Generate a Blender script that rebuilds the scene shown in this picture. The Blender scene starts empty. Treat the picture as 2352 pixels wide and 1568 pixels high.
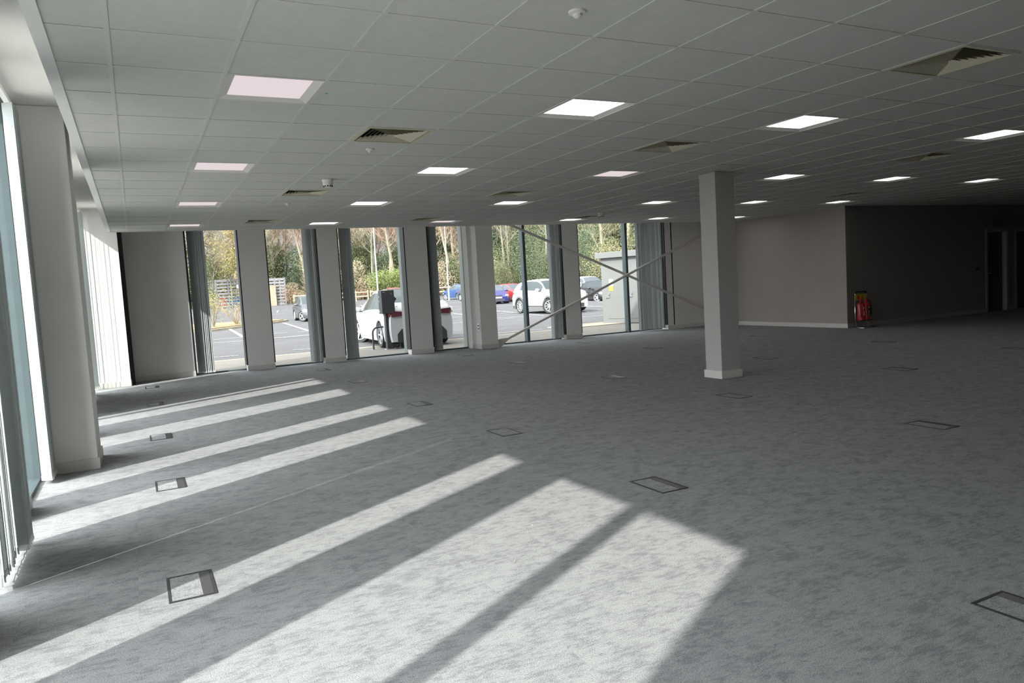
import bpy, bmesh, math, random
from mathutils import Vector, Matrix
C = bpy.context.scene.collection
PI = math.pi
rnd = random.Random(7)

# ------------------------------------------------------------------ materials
def mat(name, col, rough=0.6, metal=0.0, var=0.0, scale=8.0, bump=0.0, bscale=60.0, spec=0.5,
        trans=0.0, coat=0.0, emis=None, estr=0.0):
    m = bpy.data.materials.new(name); m.use_nodes = True
    nt = m.node_tree; b = nt.nodes['Principled BSDF']
    b.inputs['Base Color'].default_value = (*col, 1)
    b.inputs['Roughness'].default_value = rough
    b.inputs['Metallic'].default_value = metal
    b.inputs['Specular IOR Level'].default_value = spec
    if coat: b.inputs['Coat Weight'].default_value = coat
    if emis:
        b.inputs['Emission Color'].default_value = (*emis, 1)
        b.inputs['Emission Strength'].default_value = estr
    tc = nt.nodes.new('ShaderNodeTexCoord')
    if var > 0:
        n = nt.nodes.new('ShaderNodeTexNoise'); n.inputs['Scale'].default_value = scale
        n.inputs['Detail'].default_value = 6
        r = nt.nodes.new('ShaderNodeValToRGB')
        r.color_ramp.elements[0].position = 0.3; r.color_ramp.elements[1].position = 0.7
        r.color_ramp.elements[0].color = (*[c * (1 - var) for c in col], 1)
        r.color_ramp.elements[1].color = (*[min(1, c * (1 + var)) for c in col], 1)
        nt.links.new(tc.outputs['Object'], n.inputs['Vector'])
        nt.links.new(n.outputs['Fac'], r.inputs['Fac'])
        nt.links.new(r.outputs['Color'], b.inputs['Base Color'])
    if bump > 0:
        n2 = nt.nodes.new('ShaderNodeTexNoise'); n2.inputs['Scale'].default_value = bscale
        n2.inputs['Detail'].default_value = 4
        bp = nt.nodes.new('ShaderNodeBump'); bp.inputs['Strength'].default_value = bump
        bp.inputs['Distance'].default_value = 0.01
        nt.links.new(tc.outputs['Object'], n2.inputs['Vector'])
        nt.links.new(n2.outputs['Fac'], bp.inputs['Height'])
        nt.links.new(bp.outputs['Normal'], b.inputs['Normal'])
    if trans > 0:
        t = nt.nodes.new('ShaderNodeBsdfTranslucent'); t.inputs['Color'].default_value = (*col, 1)
        mx = nt.nodes.new('ShaderNodeMixShader'); mx.inputs[0].default_value = trans
        out = nt.nodes['Material Output']
        nt.links.new(b.outputs[0], mx.inputs[1]); nt.links.new(t.outputs[0], mx.inputs[2])
        nt.links.new(mx.outputs[0], out.inputs['Surface'])
    return m

def glass_mat(name, tint, ior=1.5):
    m = bpy.data.materials.new(name); m.use_nodes = True
    nt = m.node_tree; nt.nodes.remove(nt.nodes['Principled BSDF'])
    out = nt.nodes['Material Output']
    t = nt.nodes.new('ShaderNodeBsdfTransparent'); t.inputs['Color'].default_value = (*tint, 1)
    g = nt.nodes.new('ShaderNodeBsdfGlossy'); g.inputs['Roughness'].default_value = 0.0
    f = nt.nodes.new('ShaderNodeFresnel'); f.inputs['IOR'].default_value = ior
    mx = nt.nodes.new('ShaderNodeMixShader')
    nt.links.new(f.outputs[0], mx.inputs[0]); nt.links.new(t.outputs[0], mx.inputs[1])
    nt.links.new(g.outputs[0], mx.inputs[2]); nt.links.new(mx.outputs[0], out.inputs['Surface'])
    return m

def emit_mat(name, col, s):
    m = bpy.data.materials.new(name); m.use_nodes = True
    nt = m.node_tree; nt.nodes.remove(nt.nodes['Principled BSDF'])
    e = nt.nodes.new('ShaderNodeEmission'); e.inputs['Color'].default_value = (*col, 1)
    e.inputs['Strength'].default_value = s
    nt.links.new(e.outputs[0], nt.nodes['Material Output'].inputs['Surface'])
    return m

def carpet_mat():
    m = bpy.data.materials.new('mottled_carpet'); m.use_nodes = True
    nt = m.node_tree; b = nt.nodes['Principled BSDF']; N = nt.nodes.new; L = nt.links.new
    b.inputs['Roughness'].default_value = 0.95; b.inputs['Specular IOR Level'].default_value = 0.15
    tc = N('ShaderNodeTexCoord')
    # carpet tiles of 0.5 m: every tile shifts the pattern so seams show faintly
    sn = N('ShaderNodeVectorMath'); sn.operation = 'SNAP'; sn.inputs[1].default_value = (0.5, 0.5, 10)
    L(tc.outputs['Object'], sn.inputs[0])
    wn = N('ShaderNodeTexWhiteNoise'); wn.noise_dimensions = '2D'; L(sn.outputs[0], wn.inputs['Vector'])
    sc = N('ShaderNodeVectorMath'); sc.operation = 'SCALE'; sc.inputs['Scale'].default_value = 0.16
    L(wn.outputs['Color'], sc.inputs[0])
    ad = N('ShaderNodeVectorMath'); ad.operation = 'ADD'
    L(tc.outputs['Object'], ad.inputs[0]); L(sc.outputs[0], ad.inputs[1])
    mp = N('ShaderNodeMapping'); mp.inputs['Scale'].default_value = (1.0, 1.5, 1); mp.inputs['Rotation'].default_value = (0, 0, 0.15)
    L(ad.outputs[0], mp.inputs['Vector'])
    n1 = N('ShaderNodeTexNoise'); n1.inputs['Scale'].default_value = 6.5; n1.inputs['Detail'].default_value = 12
    n1.inputs['Roughness'].default_value = 0.72; n1.inputs['Distortion'].default_value = 0.15
    L(mp.outputs[0], n1.inputs['Vector'])
    n2 = N('ShaderNodeTexNoise'); n2.inputs['Scale'].default_value = 210; n2.inputs['Detail'].default_value = 2
    L(tc.outputs['Object'], n2.inputs['Vector'])
    r1 = N('ShaderNodeValToRGB'); e = r1.color_ramp.elements
    n3 = N('ShaderNodeTexNoise'); n3.inputs['Scale'].default_value = 15; n3.inputs['Detail'].default_value = 8; n3.inputs['Roughness'].default_value = 0.7
    mp3 = N('ShaderNodeMapping'); mp3.inputs['Scale'].default_value = (1.0, 3.2, 1); mp3.inputs['Rotation'].default_value = (0, 0, -0.12)
    L(ad.outputs[0], mp3.inputs['Vector']); L(mp3.outputs[0], n3.inputs['Vector'])
    mxv = N('ShaderNodeMath'); mxv.operation = 'MULTIPLY_ADD'; mxv.inputs[1].default_value = 0.45; L(n3.outputs['Fac'], mxv.inputs[0])
    half = N('ShaderNodeMath'); half.operation = 'MULTIPLY'; half.inputs[1].default_value = 0.55; L(n1.outputs['Fac'], half.inputs[0]); L(half.outputs[0], mxv.inputs[2])
    e[0].position = 0.43; e[0].color = (0.222, 0.225, 0.229, 1)
    e[1].position = 0.55; e[1].color = (0.325, 0.327, 0.327, 1)
    k = r1.color_ramp.elements.new(0.485); k.color = (0.283, 0.286, 0.288, 1)
    L(mxv.outputs[0], r1.inputs['Fac'])
    mr = N('ShaderNodeMapRange'); mr.inputs['From Min'].default_value = 0.3; mr.inputs['From Max'].default_value = 0.7
    mr.inputs['To Min'].default_value = 0.62; mr.inputs['To Max'].default_value = 1.38
    L(n2.outputs['Fac'], mr.inputs['Value'])
    mu = N('ShaderNodeVectorMath'); mu.operation = 'SCALE'
    L(r1.outputs['Color'], mu.inputs[0]); L(mr.outputs[0], mu.inputs['Scale'])
    L(mu.outputs[0], b.inputs['Base Color'])
    bp = N('ShaderNodeBump'); bp.inputs['Strength'].default_value = 0.3; bp.inputs['Distance'].default_value = 0.003
    L(n2.outputs['Fac'], bp.inputs['Height']); L(bp.outputs[0], b.inputs['Normal'])
    return m

def paving_mat():
    m = mat('paving_blocks', (0.27, 0.25, 0.22), 0.9)
    nt = m.node_tree; b = nt.nodes['Principled BSDF']
    tc = nt.nodes.new('ShaderNodeTexCoord'); br = nt.nodes.new('ShaderNodeTexBrick')
    br.inputs['Scale'].default_value = 2.0
    br.inputs['Color1'].default_value = (0.15, 0.135, 0.115, 1); br.inputs['Color2'].default_value = (0.12, 0.11, 0.095, 1)
    br.inputs['Mortar'].default_value = (0.08, 0.075, 0.065, 1); br.inputs['Mortar Size'].default_value = 0.01
    nt.links.new(tc.outputs['Object'], br.inputs['Vector']); nt.links.new(br.outputs['Color'], b.inputs['Base Color'])
    return m

M = {}
M['carpet'] = carpet_mat()
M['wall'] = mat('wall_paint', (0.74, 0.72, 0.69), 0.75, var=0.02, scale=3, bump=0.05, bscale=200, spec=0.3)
M['wall_shaded_pillar'] = mat('wall_paint_shaded_pillar', (0.42, 0.41, 0.39), 0.75, var=0.02, scale=3, spec=0.3)  # wall paint with the pillar's shade darkened into the colour
M['skirt_shaded'] = mat('skirting_shaded', (0.25, 0.24, 0.225), 0.5)  # skirting darkened to imitate the dim right end of the room
M['wall_shaded'] = mat('wall_paint_shaded', (0.19, 0.18, 0.165), 0.75, var=0.02, scale=3, spec=0.3)  # wall paint darkened to imitate light fading away from the windows
M['wall_shaded_pink'] = mat('wall_paint_shaded_pink', (0.36, 0.318, 0.30), 0.75, var=0.02, scale=3, spec=0.3)  # wall paint with shade and pink lamp glow put into the colour
M['skirt'] = mat('skirting_gloss', (0.60, 0.58, 0.55), 0.45, var=0.02, scale=3)
M['tile'] = mat('ceiling_tile', (0.57, 0.575, 0.545), 0.9, var=0.03, scale=14, bump=0.15, bscale=300, spec=0.2)
M['tbar'] = mat('ceiling_grid_metal', (0.56, 0.56, 0.54), 0.5, var=0.01, spec=0.4)
M['trimw'] = mat('white_trim', (0.78, 0.78, 0.76), 0.5)
M['frame'] = mat('anthracite_frame', (0.075, 0.10, 0.105), 0.45, var=0.05, spec=0.4)
M['black'] = mat('black_gasket', (0.008, 0.009, 0.010), 0.6, var=0.2)
M['glass'] = glass_mat('window_glass', (0.90, 0.925, 0.915), 1.45)
M['blind'] = mat('blind_fabric', (0.56, 0.59, 0.585), 0.85, var=0.05, scale=30, trans=0.28)
M['blindw'] = mat('blind_weight_plastic', (0.75, 0.76, 0.74), 0.4)
M['clad'] = mat('cladding_panel', (0.135, 0.145, 0.13), 0.6, var=0.04, scale=2)
M['plinth'] = mat('plinth_stone', (0.270, 0.285, 0.270), 0.85, var=0.08)
M['lampon'] = emit_mat('lamp_diffuser_lit', (1.0, 0.90, 0.87), 3.2)
M['lampdim'] = emit_mat('lamp_diffuser_dimmed', (0.86, 0.75, 0.77), 0.80)
M['lampbody'] = mat('luminaire_metal', (0.74, 0.72, 0.70), 0.35)
M['grille'] = mat('grille_cream', (0.55, 0.52, 0.40), 0.5, var=0.03)
M['duct'] = mat('duct_dark', (0.02, 0.025, 0.022), 0.9)
M['plastic'] = mat('white_plastic', (0.74, 0.73, 0.70), 0.4)
M['greyplastic'] = mat('grey_plastic', (0.045, 0.045, 0.048), 0.45, spec=0.4)
M['greyplate'] = mat('grey_cover_plate', (0.075, 0.075, 0.078), 0.28, spec=0.7)
M['bounce_pale'] = mat('bounce_concrete', (0.42, 0.41, 0.39), 0.9, var=0.06, scale=2)  # kept pale to throw sunlight up at the ceiling
M['chrome'] = mat('chrome', (0.75, 0.75, 0.75), 0.18, metal=1)
M['red'] = mat('extinguisher_red', (0.42, 0.012, 0.015), 0.3, coat=0.4)
M['rubber'] = mat('black_rubber', (0.012, 0.012, 0.012), 0.6)
M['yellow'] = mat('sign_yellow', (0.450, 0.420, 0.018), 0.5)
M['signwhite'] = mat('sign_white', (0.480, 0.480, 0.480), 0.5)
M['signred'] = mat('sign_red', (0.6, 0.02, 0.02), 0.5)
M['green'] = mat('sign_green', (0.0, 0.20, 0.16), 0.5)
M['door'] = mat('door_dark', (0.05, 0.048, 0.045), 0.5, var=0.05)
M['steelw'] = mat('brace_paint', (0.60, 0.57, 0.53), 0.45)
M['asphalt'] = mat('asphalt', (0.085, 0.082, 0.084), 0.95, var=0.10, scale=0.6, bump=0.3, bscale=40, spec=0.2)
M['paving'] = paving_mat()
M['kerb'] = mat('kerb_sandstone', (0.260, 0.223, 0.161), 0.9, var=0.12, scale=3)
M['white_line'] = mat('road_paint_white', (0.309, 0.309, 0.301), 0.8, var=0.1, scale=5)
M['grass'] = mat('rough_grass', (0.124, 0.149, 0.046), 0.95, var=0.35, scale=1.2)
M['soil'] = mat('bark_mulch', (0.198, 0.143, 0.074), 0.95, var=0.3, scale=2)
M['cabinet'] = mat('cabinet_grey', (0.126, 0.129, 0.123), 0.55, var=0.03, scale=2)
M['cabdark'] = mat('cabinet_seam', (0.13, 0.14, 0.14), 0.6)
M['timber'] = mat('timber_fence', (0.273, 0.228, 0.158), 0.85, var=0.15, scale=6)
M['timbergrey'] = mat('weathered_timber', (0.136, 0.130, 0.136), 0.9, var=0.2, scale=3)
M['timberbrown'] = mat('brown_timber', (0.33, 0.22, 0.15), 0.9, var=0.2, scale=3)
M['pole'] = mat('galvanised_pole', (0.310, 0.320, 0.325), 0.5, metal=0.2)
M['bark'] = mat('bark_tan', (0.205, 0.174, 0.124), 0.95, var=0.3, scale=1.5)
M['bark2'] = mat('bark_grey_olive', (0.155, 0.149, 0.105), 0.95, var=0.3, scale=1.5)
M['twig'] = mat('fine_twigs', (0.236, 0.192, 0.118), 0.95, var=0.25, scale=0.8)
M['twigred'] = mat('reddish_twigs', (0.260, 0.155, 0.105), 0.95, var=0.25, scale=0.8)
M['ivy'] = mat('ivy_leaves', (0.095, 0.108, 0.045), 0.7, var=0.4, scale=1.0, trans=0.2)
M['leafyellow'] = mat('catkin_yellow_leaves', (0.30, 0.25, 0.07), 0.8, var=0.3, scale=1.0, trans=0.3)
M['leafgreen'] = mat('fresh_green_leaves', (0.15, 0.19, 0.05), 0.8, var=0.3, scale=1.0, trans=0.3)
M['leafdark'] = mat('holly_leaves', (0.065, 0.088, 0.042), 0.6, var=0.4, scale=0.8, trans=0.15)
M['leafolive'] = mat('olive_undergrowth', (0.19, 0.17, 0.085), 0.8, var=0.4, scale=0.8, trans=0.2)
M['copper'] = mat('copper_beech_leaves', (0.248, 0.124, 0.074), 0.8, var=0.4, scale=1.5, trans=0.2)
M['tyre'] = mat('tyre', (0.02, 0.02, 0.02), 0.8)
M['alloy'] = mat('alloy_silver', (0.62, 0.62, 0.63), 0.3, metal=0.7)
M['alloydark'] = mat('wheel_recess', (0.03, 0.03, 0.03), 0.6)
M['carglass'] = mat('car_glass', (0.03, 0.04, 0.042), 0.1, spec=0.35)
M['carglasspale'] = mat('car_glass_pale', (0.055, 0.066, 0.075), 0.1, spec=0.4)
M['cartrim'] = mat('car_black_trim', (0.03, 0.03, 0.032), 0.6)
M['arch'] = mat('arch_cladding', (0.09, 0.09, 0.09), 0.7)
M['taillight'] = mat('tail_light_red', (0.45, 0.015, 0.02), 0.15, coat=1)
M['taildark'] = mat('tail_light_smoked', (0.10, 0.02, 0.03), 0.15, coat=1)
M['headlight'] = mat('head_light_clear', (0.350, 0.360, 0.370), 0.1, coat=1)
M['plate'] = mat('number_plate', (0.390, 0.390, 0.370), 0.5)
M['platey'] = mat('number_plate_yellow', (0.75, 0.6, 0.1), 0.5)
M['platetext'] = mat('number_plate_text', (0.02, 0.02, 0.02), 0.6)
M['binred'] = mat('bin_red', (0.45, 0.03, 0.05), 0.6)
M['binblue'] = mat('bin_blue', (0.03, 0.20, 0.48), 0.6)
M['brick'] = mat('building_brick', (0.30, 0.22, 0.17), 0.9, var=0.15, scale=6)
M['thread'] = mat('pale_thread', (0.7, 0.66, 0.5), 0.9)
def paint(name, col, rough=0.25, metal=0.0):
    return mat(name, [c*0.55 for c in col], rough, metal, coat=0.25)

# ------------------------------------------------------------------ mesh helper
class MB:
    def __init__(s): s.v = []; s.f = []; s.m = []
    def add(s, vs, fs, mi=0, T=None):
        o = len(s.v)
        for p in vs:
            p = Vector(p)
            s.v.append(tuple(T @ p) if T else tuple(p))
        for q in fs: s.f.append(tuple(o + i for i in q)); s.m.append(mi)
    def box(s, x0, x1, y0, y1, z0, z1, mi=0, T=None):
        s.add([(x0,y0,z0),(x1,y0,z0),(x1,y1,z0),(x0,y1,z0),(x0,y0,z1),(x1,y0,z1),(x1,y1,z1),(x0,y1,z1)],
              [(0,3,2,1),(4,5,6,7),(0,1,5,4),(1,2,6,5),(2,3,7,6),(3,0,4,7)], mi, T)
    def tube(s, pts, r, n=8, mi=0, T=None, cap=True):
        pts = [Vector(p) for p in pts]; rr = r if isinstance(r, (list, tuple)) else [r] * len(pts)
        rings = []; up = None
        for i, p in enumerate(pts):
            a = pts[max(0, i-1)]; b = pts[min(len(pts)-1, i+1)]
            d = (b - a).normalized()
            if up is None:
                up = d.orthogonal().normalized()
            else:
                up = (up - d * up.dot(d))
                up = up.normalized() if up.length > 1e-6 else d.orthogonal().normalized()
            sd = d.cross(up)
            rings.append([p + (up * math.cos(2*PI*k/n) + sd * math.sin(2*PI*k/n)) * rr[i] for k in range(n)])
        vs = [q for rg in rings for q in rg]; fs = []
        for i in range(len(pts)-1):
            for k in range(n):
                k2 = (k+1) % n
                fs.append((i*n+k, i*n+k2, (i+1)*n+k2, (i+1)*n+k))
        if cap:
            fs.append(tuple(range(n-1, -1, -1))); fs.append(tuple((len(pts)-1)*n + k for k in range(n)))
        s.add(vs, fs, mi, T)
    def lathe(s, prof, n=24, mi=0, T=None):   # prof: (r,z), around z
        vs = []; fs = []
        for r, z in prof:
            for k in range(n): vs.append((r*math.cos(2*PI*k/n), r*math.sin(2*PI*k/n), z))
        for i in range(len(prof)-1):
            for k in range(n):
                k2 = (k+1) % n; fs.append((i*n+k, i*n+k2, (i+1)*n+k2, (i+1)*n+k))
        s.add(vs, fs, mi, T)
    def build(s, name, mats, parent=None, smooth=False, bevel=0.0, loc=None):
        me = bpy.data.meshes.new(name); me.from_pydata(s.v, [], s.f)
        if not isinstance(mats, (list, tuple)): mats = [mats]
        for m in mats: me.materials.append(m)
        for p, mi in zip(me.polygons, s.m):
            p.material_index = mi; p.use_smooth = smooth
        me.update()
        bm = bmesh.new(); bm.from_mesh(me)
        bmesh.ops.recalc_face_normals(bm, faces=bm.faces)
        bm.to_mesh(me); bm.free()
        o = bpy.data.objects.new(name, me); C.objects.link(o)
        if bevel:
            b = o.modifiers.new('bevel', 'BEVEL'); b.width = bevel; b.segments = 2; b.limit_method = 'ANGLE'
        if smooth:
            try:
                me.set_sharp_from_angle(angle=math.radians(40))
            except Exception: pass
        if parent: o.parent = parent
        if loc: o.location = loc
        return o

def tag(o, label=None, cat=None, group=None, kind=None):
    if label: o['label'] = label
    if cat: o['category'] = cat
    if group: o['group'] = group
    if kind: o['kind'] = kind
    return o
def empty(name, loc=(0,0,0), rz=0.0):
    o = bpy.data.objects.new(name, None); C.objects.link(o)
    o.location = loc; o.rotation_euler = (0, 0, rz); o.empty_display_size = 0.1
    return o
def struct(o): o['kind'] = 'structure'; return o
def dup(root, loc, rz=None, scale=None):
    def cp(o, par):
        c = o.copy(); C.objects.link(c)
        if par: c.parent = par
        for ch in list(o.children): cp(ch, c)
        return c
    r = cp(root, None); r.location = loc
    if rz is not None: r.rotation_euler = (0, 0, rz)
    if scale: r.scale = scale
    return r
ORD = ['first','second','third','fourth','fifth','sixth','seventh']

# ------------------------------------------------------------------ room shell
H = 2.767; HP = 3.20           # ceiling height, window pocket height
XE = 38.0; YN = -8.2; YF = 11.4; XL = -0.28
b = MB(); b.box(-0.32, XE, YN, 11.50, -0.12, 0.0); struct(b.build('floor', M['carpet']))

LIT = {}
for r in (0, 5, 10, 15):
    for c in (2, 6, 10, 15, 19, 23):
        if (c, r) == (15, 15) or True: LIT[(c, r)] = 1
DIM = {(2,0),(2,5),(2,10),(2,15),(10,5),(10,15)}
del LIT[(10, 0)]; LIT[(10, 0)] = 1
VENTS = [(9,-3),(4,2),(9,2),(4,8),(9,8),(16,2),(21,8),(4,14),(9,14),(15,14),(27,9)]
holes = set(LIT) | set(VENTS)
G = 0.6
BX, BY = 0.32, 10.15
cell = MB()
c0, c1 = 0, int(XE/G)+1
r0, r1 = int(YN/G)-1, 17
for c in range(c0, c1):
    for r in range(r0, r1):
        if (c, r) in holes: continue
        x0, x1 = max(BX, c*G), min(XE, (c+1)*G); y0, y1 = max(YN, r*G), min(BY, (r+1)*G)
        if x1 <= x0 or y1 <= y0: continue
        # tile face sits a little above the grid bars
        cell.add([(x0,y0,H+0.004),(x1,y0,H+0.004),(x1,y1,H+0.004),(x0,y1,H+0.004)], [(0,1,2,3)])
ceil_o = struct(cell.build('ceiling', M['tile']))
g = MB(); w = 0.012
for c in range(1, c1): g.box(c*G-w, c*G+w, YN, BY, H, H+0.03)
for r in range(r0+1, r1): g.box(BX, XE, r*G-w, r*G+w, H+0.0008, H+0.03)
g.build('ceiling_grid', M['tbar'], ceil_o)
# bulkhead upstands around the raised window pockets, pocket soffits and slab
t = MB()
t.box(BX-0.045, BX, YN, BY+0.045, H-0.004, HP)
t.box(BX-0.045, 15.06, BY, BY+0.045, H-0.004, HP)
t.box(BX, BX+0.02, YN, BY, H-0.004, H+0.007)
struct(t.build('trim_1', M['trimw']))
t = MB(); t.box(-0.36, BX-0.02, YN, 11.46, HP, HP+0.06); t.box(BX-0.02, 15.06, BY+0.02, 11.46, HP, HP+0.06)
struct(t.build('trim_2', M['wall']))
t = MB(); t.box(-0.45, XE+0.2, YN-0.2, 11.55, 3.30, 6.2); struct(t.build('wall_upper', M['brick']))
t = MB()
t.box(-0.47, -0.36, YN-0.2, 11.65, 3.18, 3.60); t.box(-0.47, XE, 11.46, 11.62, 3.18, 3.60)
struct(t.build('trim_3', M['clad']))
# closed walls
b = MB(); b.box(XE, XE+0.15, YN, 6.89, 0, 3.25); struct(b.build('wall_right', M['wall']))
NW = []
b = MB(); xx = -0.6
for x0, x1 in NW: b.box(xx, x0, YN-0.15, YN, 0, 3.25); xx = x1
b.box(xx, XE+0.15, YN-0.15, YN, 0, 3.25); b.box(-0.6, xx, YN-0.15, YN, 3.18, 3.25)
struct(b.build('wall_near', M['wall']))
# solid core: pink and dark wall, lamp glow and shade put in the colour
b = MB(); b.box(15.06, 15.068, 6.892, 7.05, 0, 3.25); b.box(15.06, 15.20, 7.05, 11.6, 0, 3.25); struct(b.build('wall_alcove', M['wall_shaded_pink']))
b = MB()
b.box(15.068, 20.36, 6.89, 7.05, 0, 3.25); b.box(20.36, 21.24, 6.89, 7.05, 2.10, 3.25)
b.box(21.24, 21.66, 6.89, 7.05, 0, 3.25); b.box(21.66, 22.54, 6.89, 7.05, 2.10, 3.25); b.box(22.54, XE, 6.89, 7.05, 0, 3.25)
struct(b.build('wall_core', M['wall_shaded']))
SK = 0.10
def skirt(name, boxes, m='skirt'):
    s = MB()
    for q in boxes: s.box(*q, 0, SK)
    return struct(s.build(name, M[m], bevel=0.004))
skirt('baseboard_alcove', [(15.045, 15.06, 6.875, 11.1)])
skirt('baseboard_core', [(15.06, 20.30, 6.875, 6.89), (21.30, 21.60, 6.875, 6.89), (22.6, XE, 6.875, 6.89)], 'skirt_shaded')
skirt('baseboard_right', [(XE-0.015, XE, YN, 6.875)])
# doors
for n, x0 in ((1, 20.36), (2, 21.66)):
    d = struct(empty('door_%d' % n, (x0, 6.89, 0)))
    a = MB(); a.box(0.03, 0.85, 0.10, 0.145, 0.005, 2.07); leaf = a.build('door_leaf', M['door'], d, bevel=0.003)
    a = MB(); a.box(0.60, 0.70, 0.090, 0.10, 0.8, 1.95); a.build('vision_panel', M['carglass'], leaf)
    a = MB(); a.tube([(0.10, 0.10, 1.0), (0.10, 0.04, 1.0), (0.22, 0.04, 1.0)], 0.01); a.build('handle', M['chrome'], leaf)
    a = MB()
    a.box(-0.06, 0.03, -0.012, 0.14, 0, 2.16); a.box(0.85, 0.94, -0.012, 0.14, 0, 2.16); a.box(0.03, 0.85, -0.012, 0.14, 2.07, 2.16)
    a.build('door_frame', M['skirt_shaded'], d, bevel=0.003)

# ---- far facade (y = 11.4): panels, windows
PAN = [(0.50, 1.56), (2.56, 3.08), (4.13, 4.56), (6.06, 6.58), (7.56, 7.62), (10.12, 10.57), (13.30, 15.06)]
YP = 11.10
b = MB(); b.box(-0.28, 0.43, 10.42, 11.40, 0, HP); struct(b.build('wall_corner', M['wall']))
skirt('baseboard_corner', [(-0.15, 0.445, 10.405, 10.42), (0.43, 0.445, 10.405, 10.60)])
b = MB(); b.box(0.43, 0.50, 10.62, YP+0.02, 0.0, HP); struct(b.build('trim_4', M['black']))
wall = MB(); clad = MB(); blk = MB(); sk = MB()
for i, (x0, x1) in enumerate(PAN):
    wall.box(x0, x1, YP, 11.36, 0, HP)
    clad.box(x0, x1, 11.36, 11.62, -0.1, 3.3)
    sk.box(x0-(0.0 if i in (0,) else 0.012), min(x1+0.012, 15.045), YP-0.015, YP, 0, SK)
    if i not in (4,):
        if i: blk.box(x0-0.022, x0, YP+0.002, YP+0.27, SK+0.02, HP-0.02)
        if i < 6: blk.box(x1, x1+0.022, YP+0.002, YP+0.27, SK+0.02, HP-0.02)
    if i and i not in (4,): sk.box(x0-0.012, x0, YP, YP+0.2, 0, SK)
    if i < 6: sk.box(x1, x1+0.012, YP, YP+0.2, 0, SK)
blk.box(13.50, 13.53, YP-0.006, YP, SK+0.01, HP-0.02)
clad.box(-0.6, 0.50, 11.40, 11.62, -0.1, 3.3); clad.box(15.06, XE, 11.40, 11.62, -0.1, 3.3)
struct(wall.build('wall_far', M['wall'])); struct(clad.build('wall_far_cladding', M['clad']))
struct(blk.build('trim_5', M['black'])); struct(sk.build('baseboard_far', M['skirt'], bevel=0.003))

def window(n, axis, a0, a1, d, mull=None, zt=3.18, bottom=0.02, jl=0.05, jr=0.07):
    """window frame with panes; axis 'x': spans x at y=d, axis 'y': spans y at x=d"""
    w = struct(empty('window_%d' % n, (0,0,0)))
    fr = MB(); gl = MB()
    segs = []
    def fb(u0, u1, z0, z1, dd0=-0.05, dd1=0.05):
        if axis == 'x': fr.box(u0, u1, d+dd0, d+dd1, z0, z1)
        else: fr.box(d+dd0, d+dd1, u0, u1, z0, z1)
    fb(a0, a0+jl, 0, zt); fb(a1-jr, a1, 0, zt); fb(a0, a1, 0, bottom+0.01); fb(a0, a1, zt-0.05, zt)
    edges = [a0+jl]
    if mull:
        m = mull
        fb(m-0.035, m+0.035, 0, zt, -0.11, 0.05); edges += [m-0.035, m+0.035]
    edges.append(a1-jr)
    fo = fr.build('window_frame', M['frame'], w)
    for k in range(0, len(edges), 2):
        p = MB()
        u0, u1 = edges[k]+0.001, edges[k+1]-0.001
        if axis == 'x': p.add([(u0, d, bottom+0.01), (u1, d, bottom+0.01), (u1, d, zt-0.05), (u0, d, zt-0.05)], [(0,1,2,3)])
        else: p.add([(d, u0, bottom+0.01), (d, u1, bottom+0.01), (d, u1, zt-0.05), (d, u0, zt-0.05)], [(0,1,2,3)])
        p.build('window_pane', M['glass'], w)
    return w
FW = [(1.58, 2.60, None), (3.04, 4.16, None), (4.54, 6.14, None), (6.56, 7.66, None), (7.66, 10.16, 9.16), (10.53, 13.34, 12.19)]
for i, (x0, x1, m) in enumerate(FW): window(i+1, 'x', x0, x1, 11.41, m, jl=0.03, jr=0.07 if i not in (0, 5) else 0.03)
for i, (x0, x1) in enumerate(NW): window(30+i, 'x', x0, x1, YN-0.08)

# ---- left facade (x = -0.28): exterior piers and windows
PIER = [(-8.4, -4.28), (-2.21, -1.82), (-1.19, -0.49), (1.24, 1.67), (2.66, 3.51), (4.45, 5.19), (6.34, 6.80), (7.9, 8.5), (9.20, 9.50), (10.42, 11.62)]  # first span, behind the camera, made solid to keep sunlight out
pw = MB(); pc = MB(); pp = MB()
for i, (y0, y1) in enumerate(PIER):
    pc.box(-0.60, -0.33, y0, y1, 0.34, 3.3); pp.box(-0.61, -0.33, y0-0.005, y1+0.005, -0.15, 0.34)
    if i < 9: pw.box(-0.33, -0.20, y0, y1, 0, HP)
struct(pw.build('wall_left', M['wall'])); struct(pc.build('wall_left_cladding', M['clad'])); struct(pp.build('wall_left_plinth', M['plinth']))
skirt('baseboard_left', [(-0.20, -0.188, y0-0.01, y1+0.01) for i, (y0, y1) in enumerate(PIER[:9]) if i != 4])
k = 7
MU = {0: -3.19, 5: 6.03}
for i in range(len(PIER)-1):
    y0, y1 = PIER[i][1], PIER[i+1][0]
    window(k, 'y', y0, y1, XL, MU.get(i), jl=0.02, jr=0.02); k += 1
# boxed-in column beside the left windows
b = MB(); b.box(-0.20, 0.195, 2.86, 3.50, 0, HP-0.001)
col = tag(b.build('boxed_column', M['wall'], bevel=0.006), 'white boxed-in column standing against the left windows behind the long sun stripes', 'column')
s = MB(); s.box(-0.19, 0.21, 2.845, 3.515, 0, SK); s.build('baseboard', M['skirt'], col, bevel=0.003)

# free-standing pillar
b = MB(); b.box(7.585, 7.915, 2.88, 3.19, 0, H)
p = tag(b.build('square_pillar', M['wall_shaded_pillar'], bevel=0.003), 'white square pillar standing free in the middle of the carpet', 'pillar')
s = MB(); s.box(7.565, 7.935, 2.86, 3.21, 0, SK+0.005); s.build('baseboard', M['skirt'], p, bevel=0.003)
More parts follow.
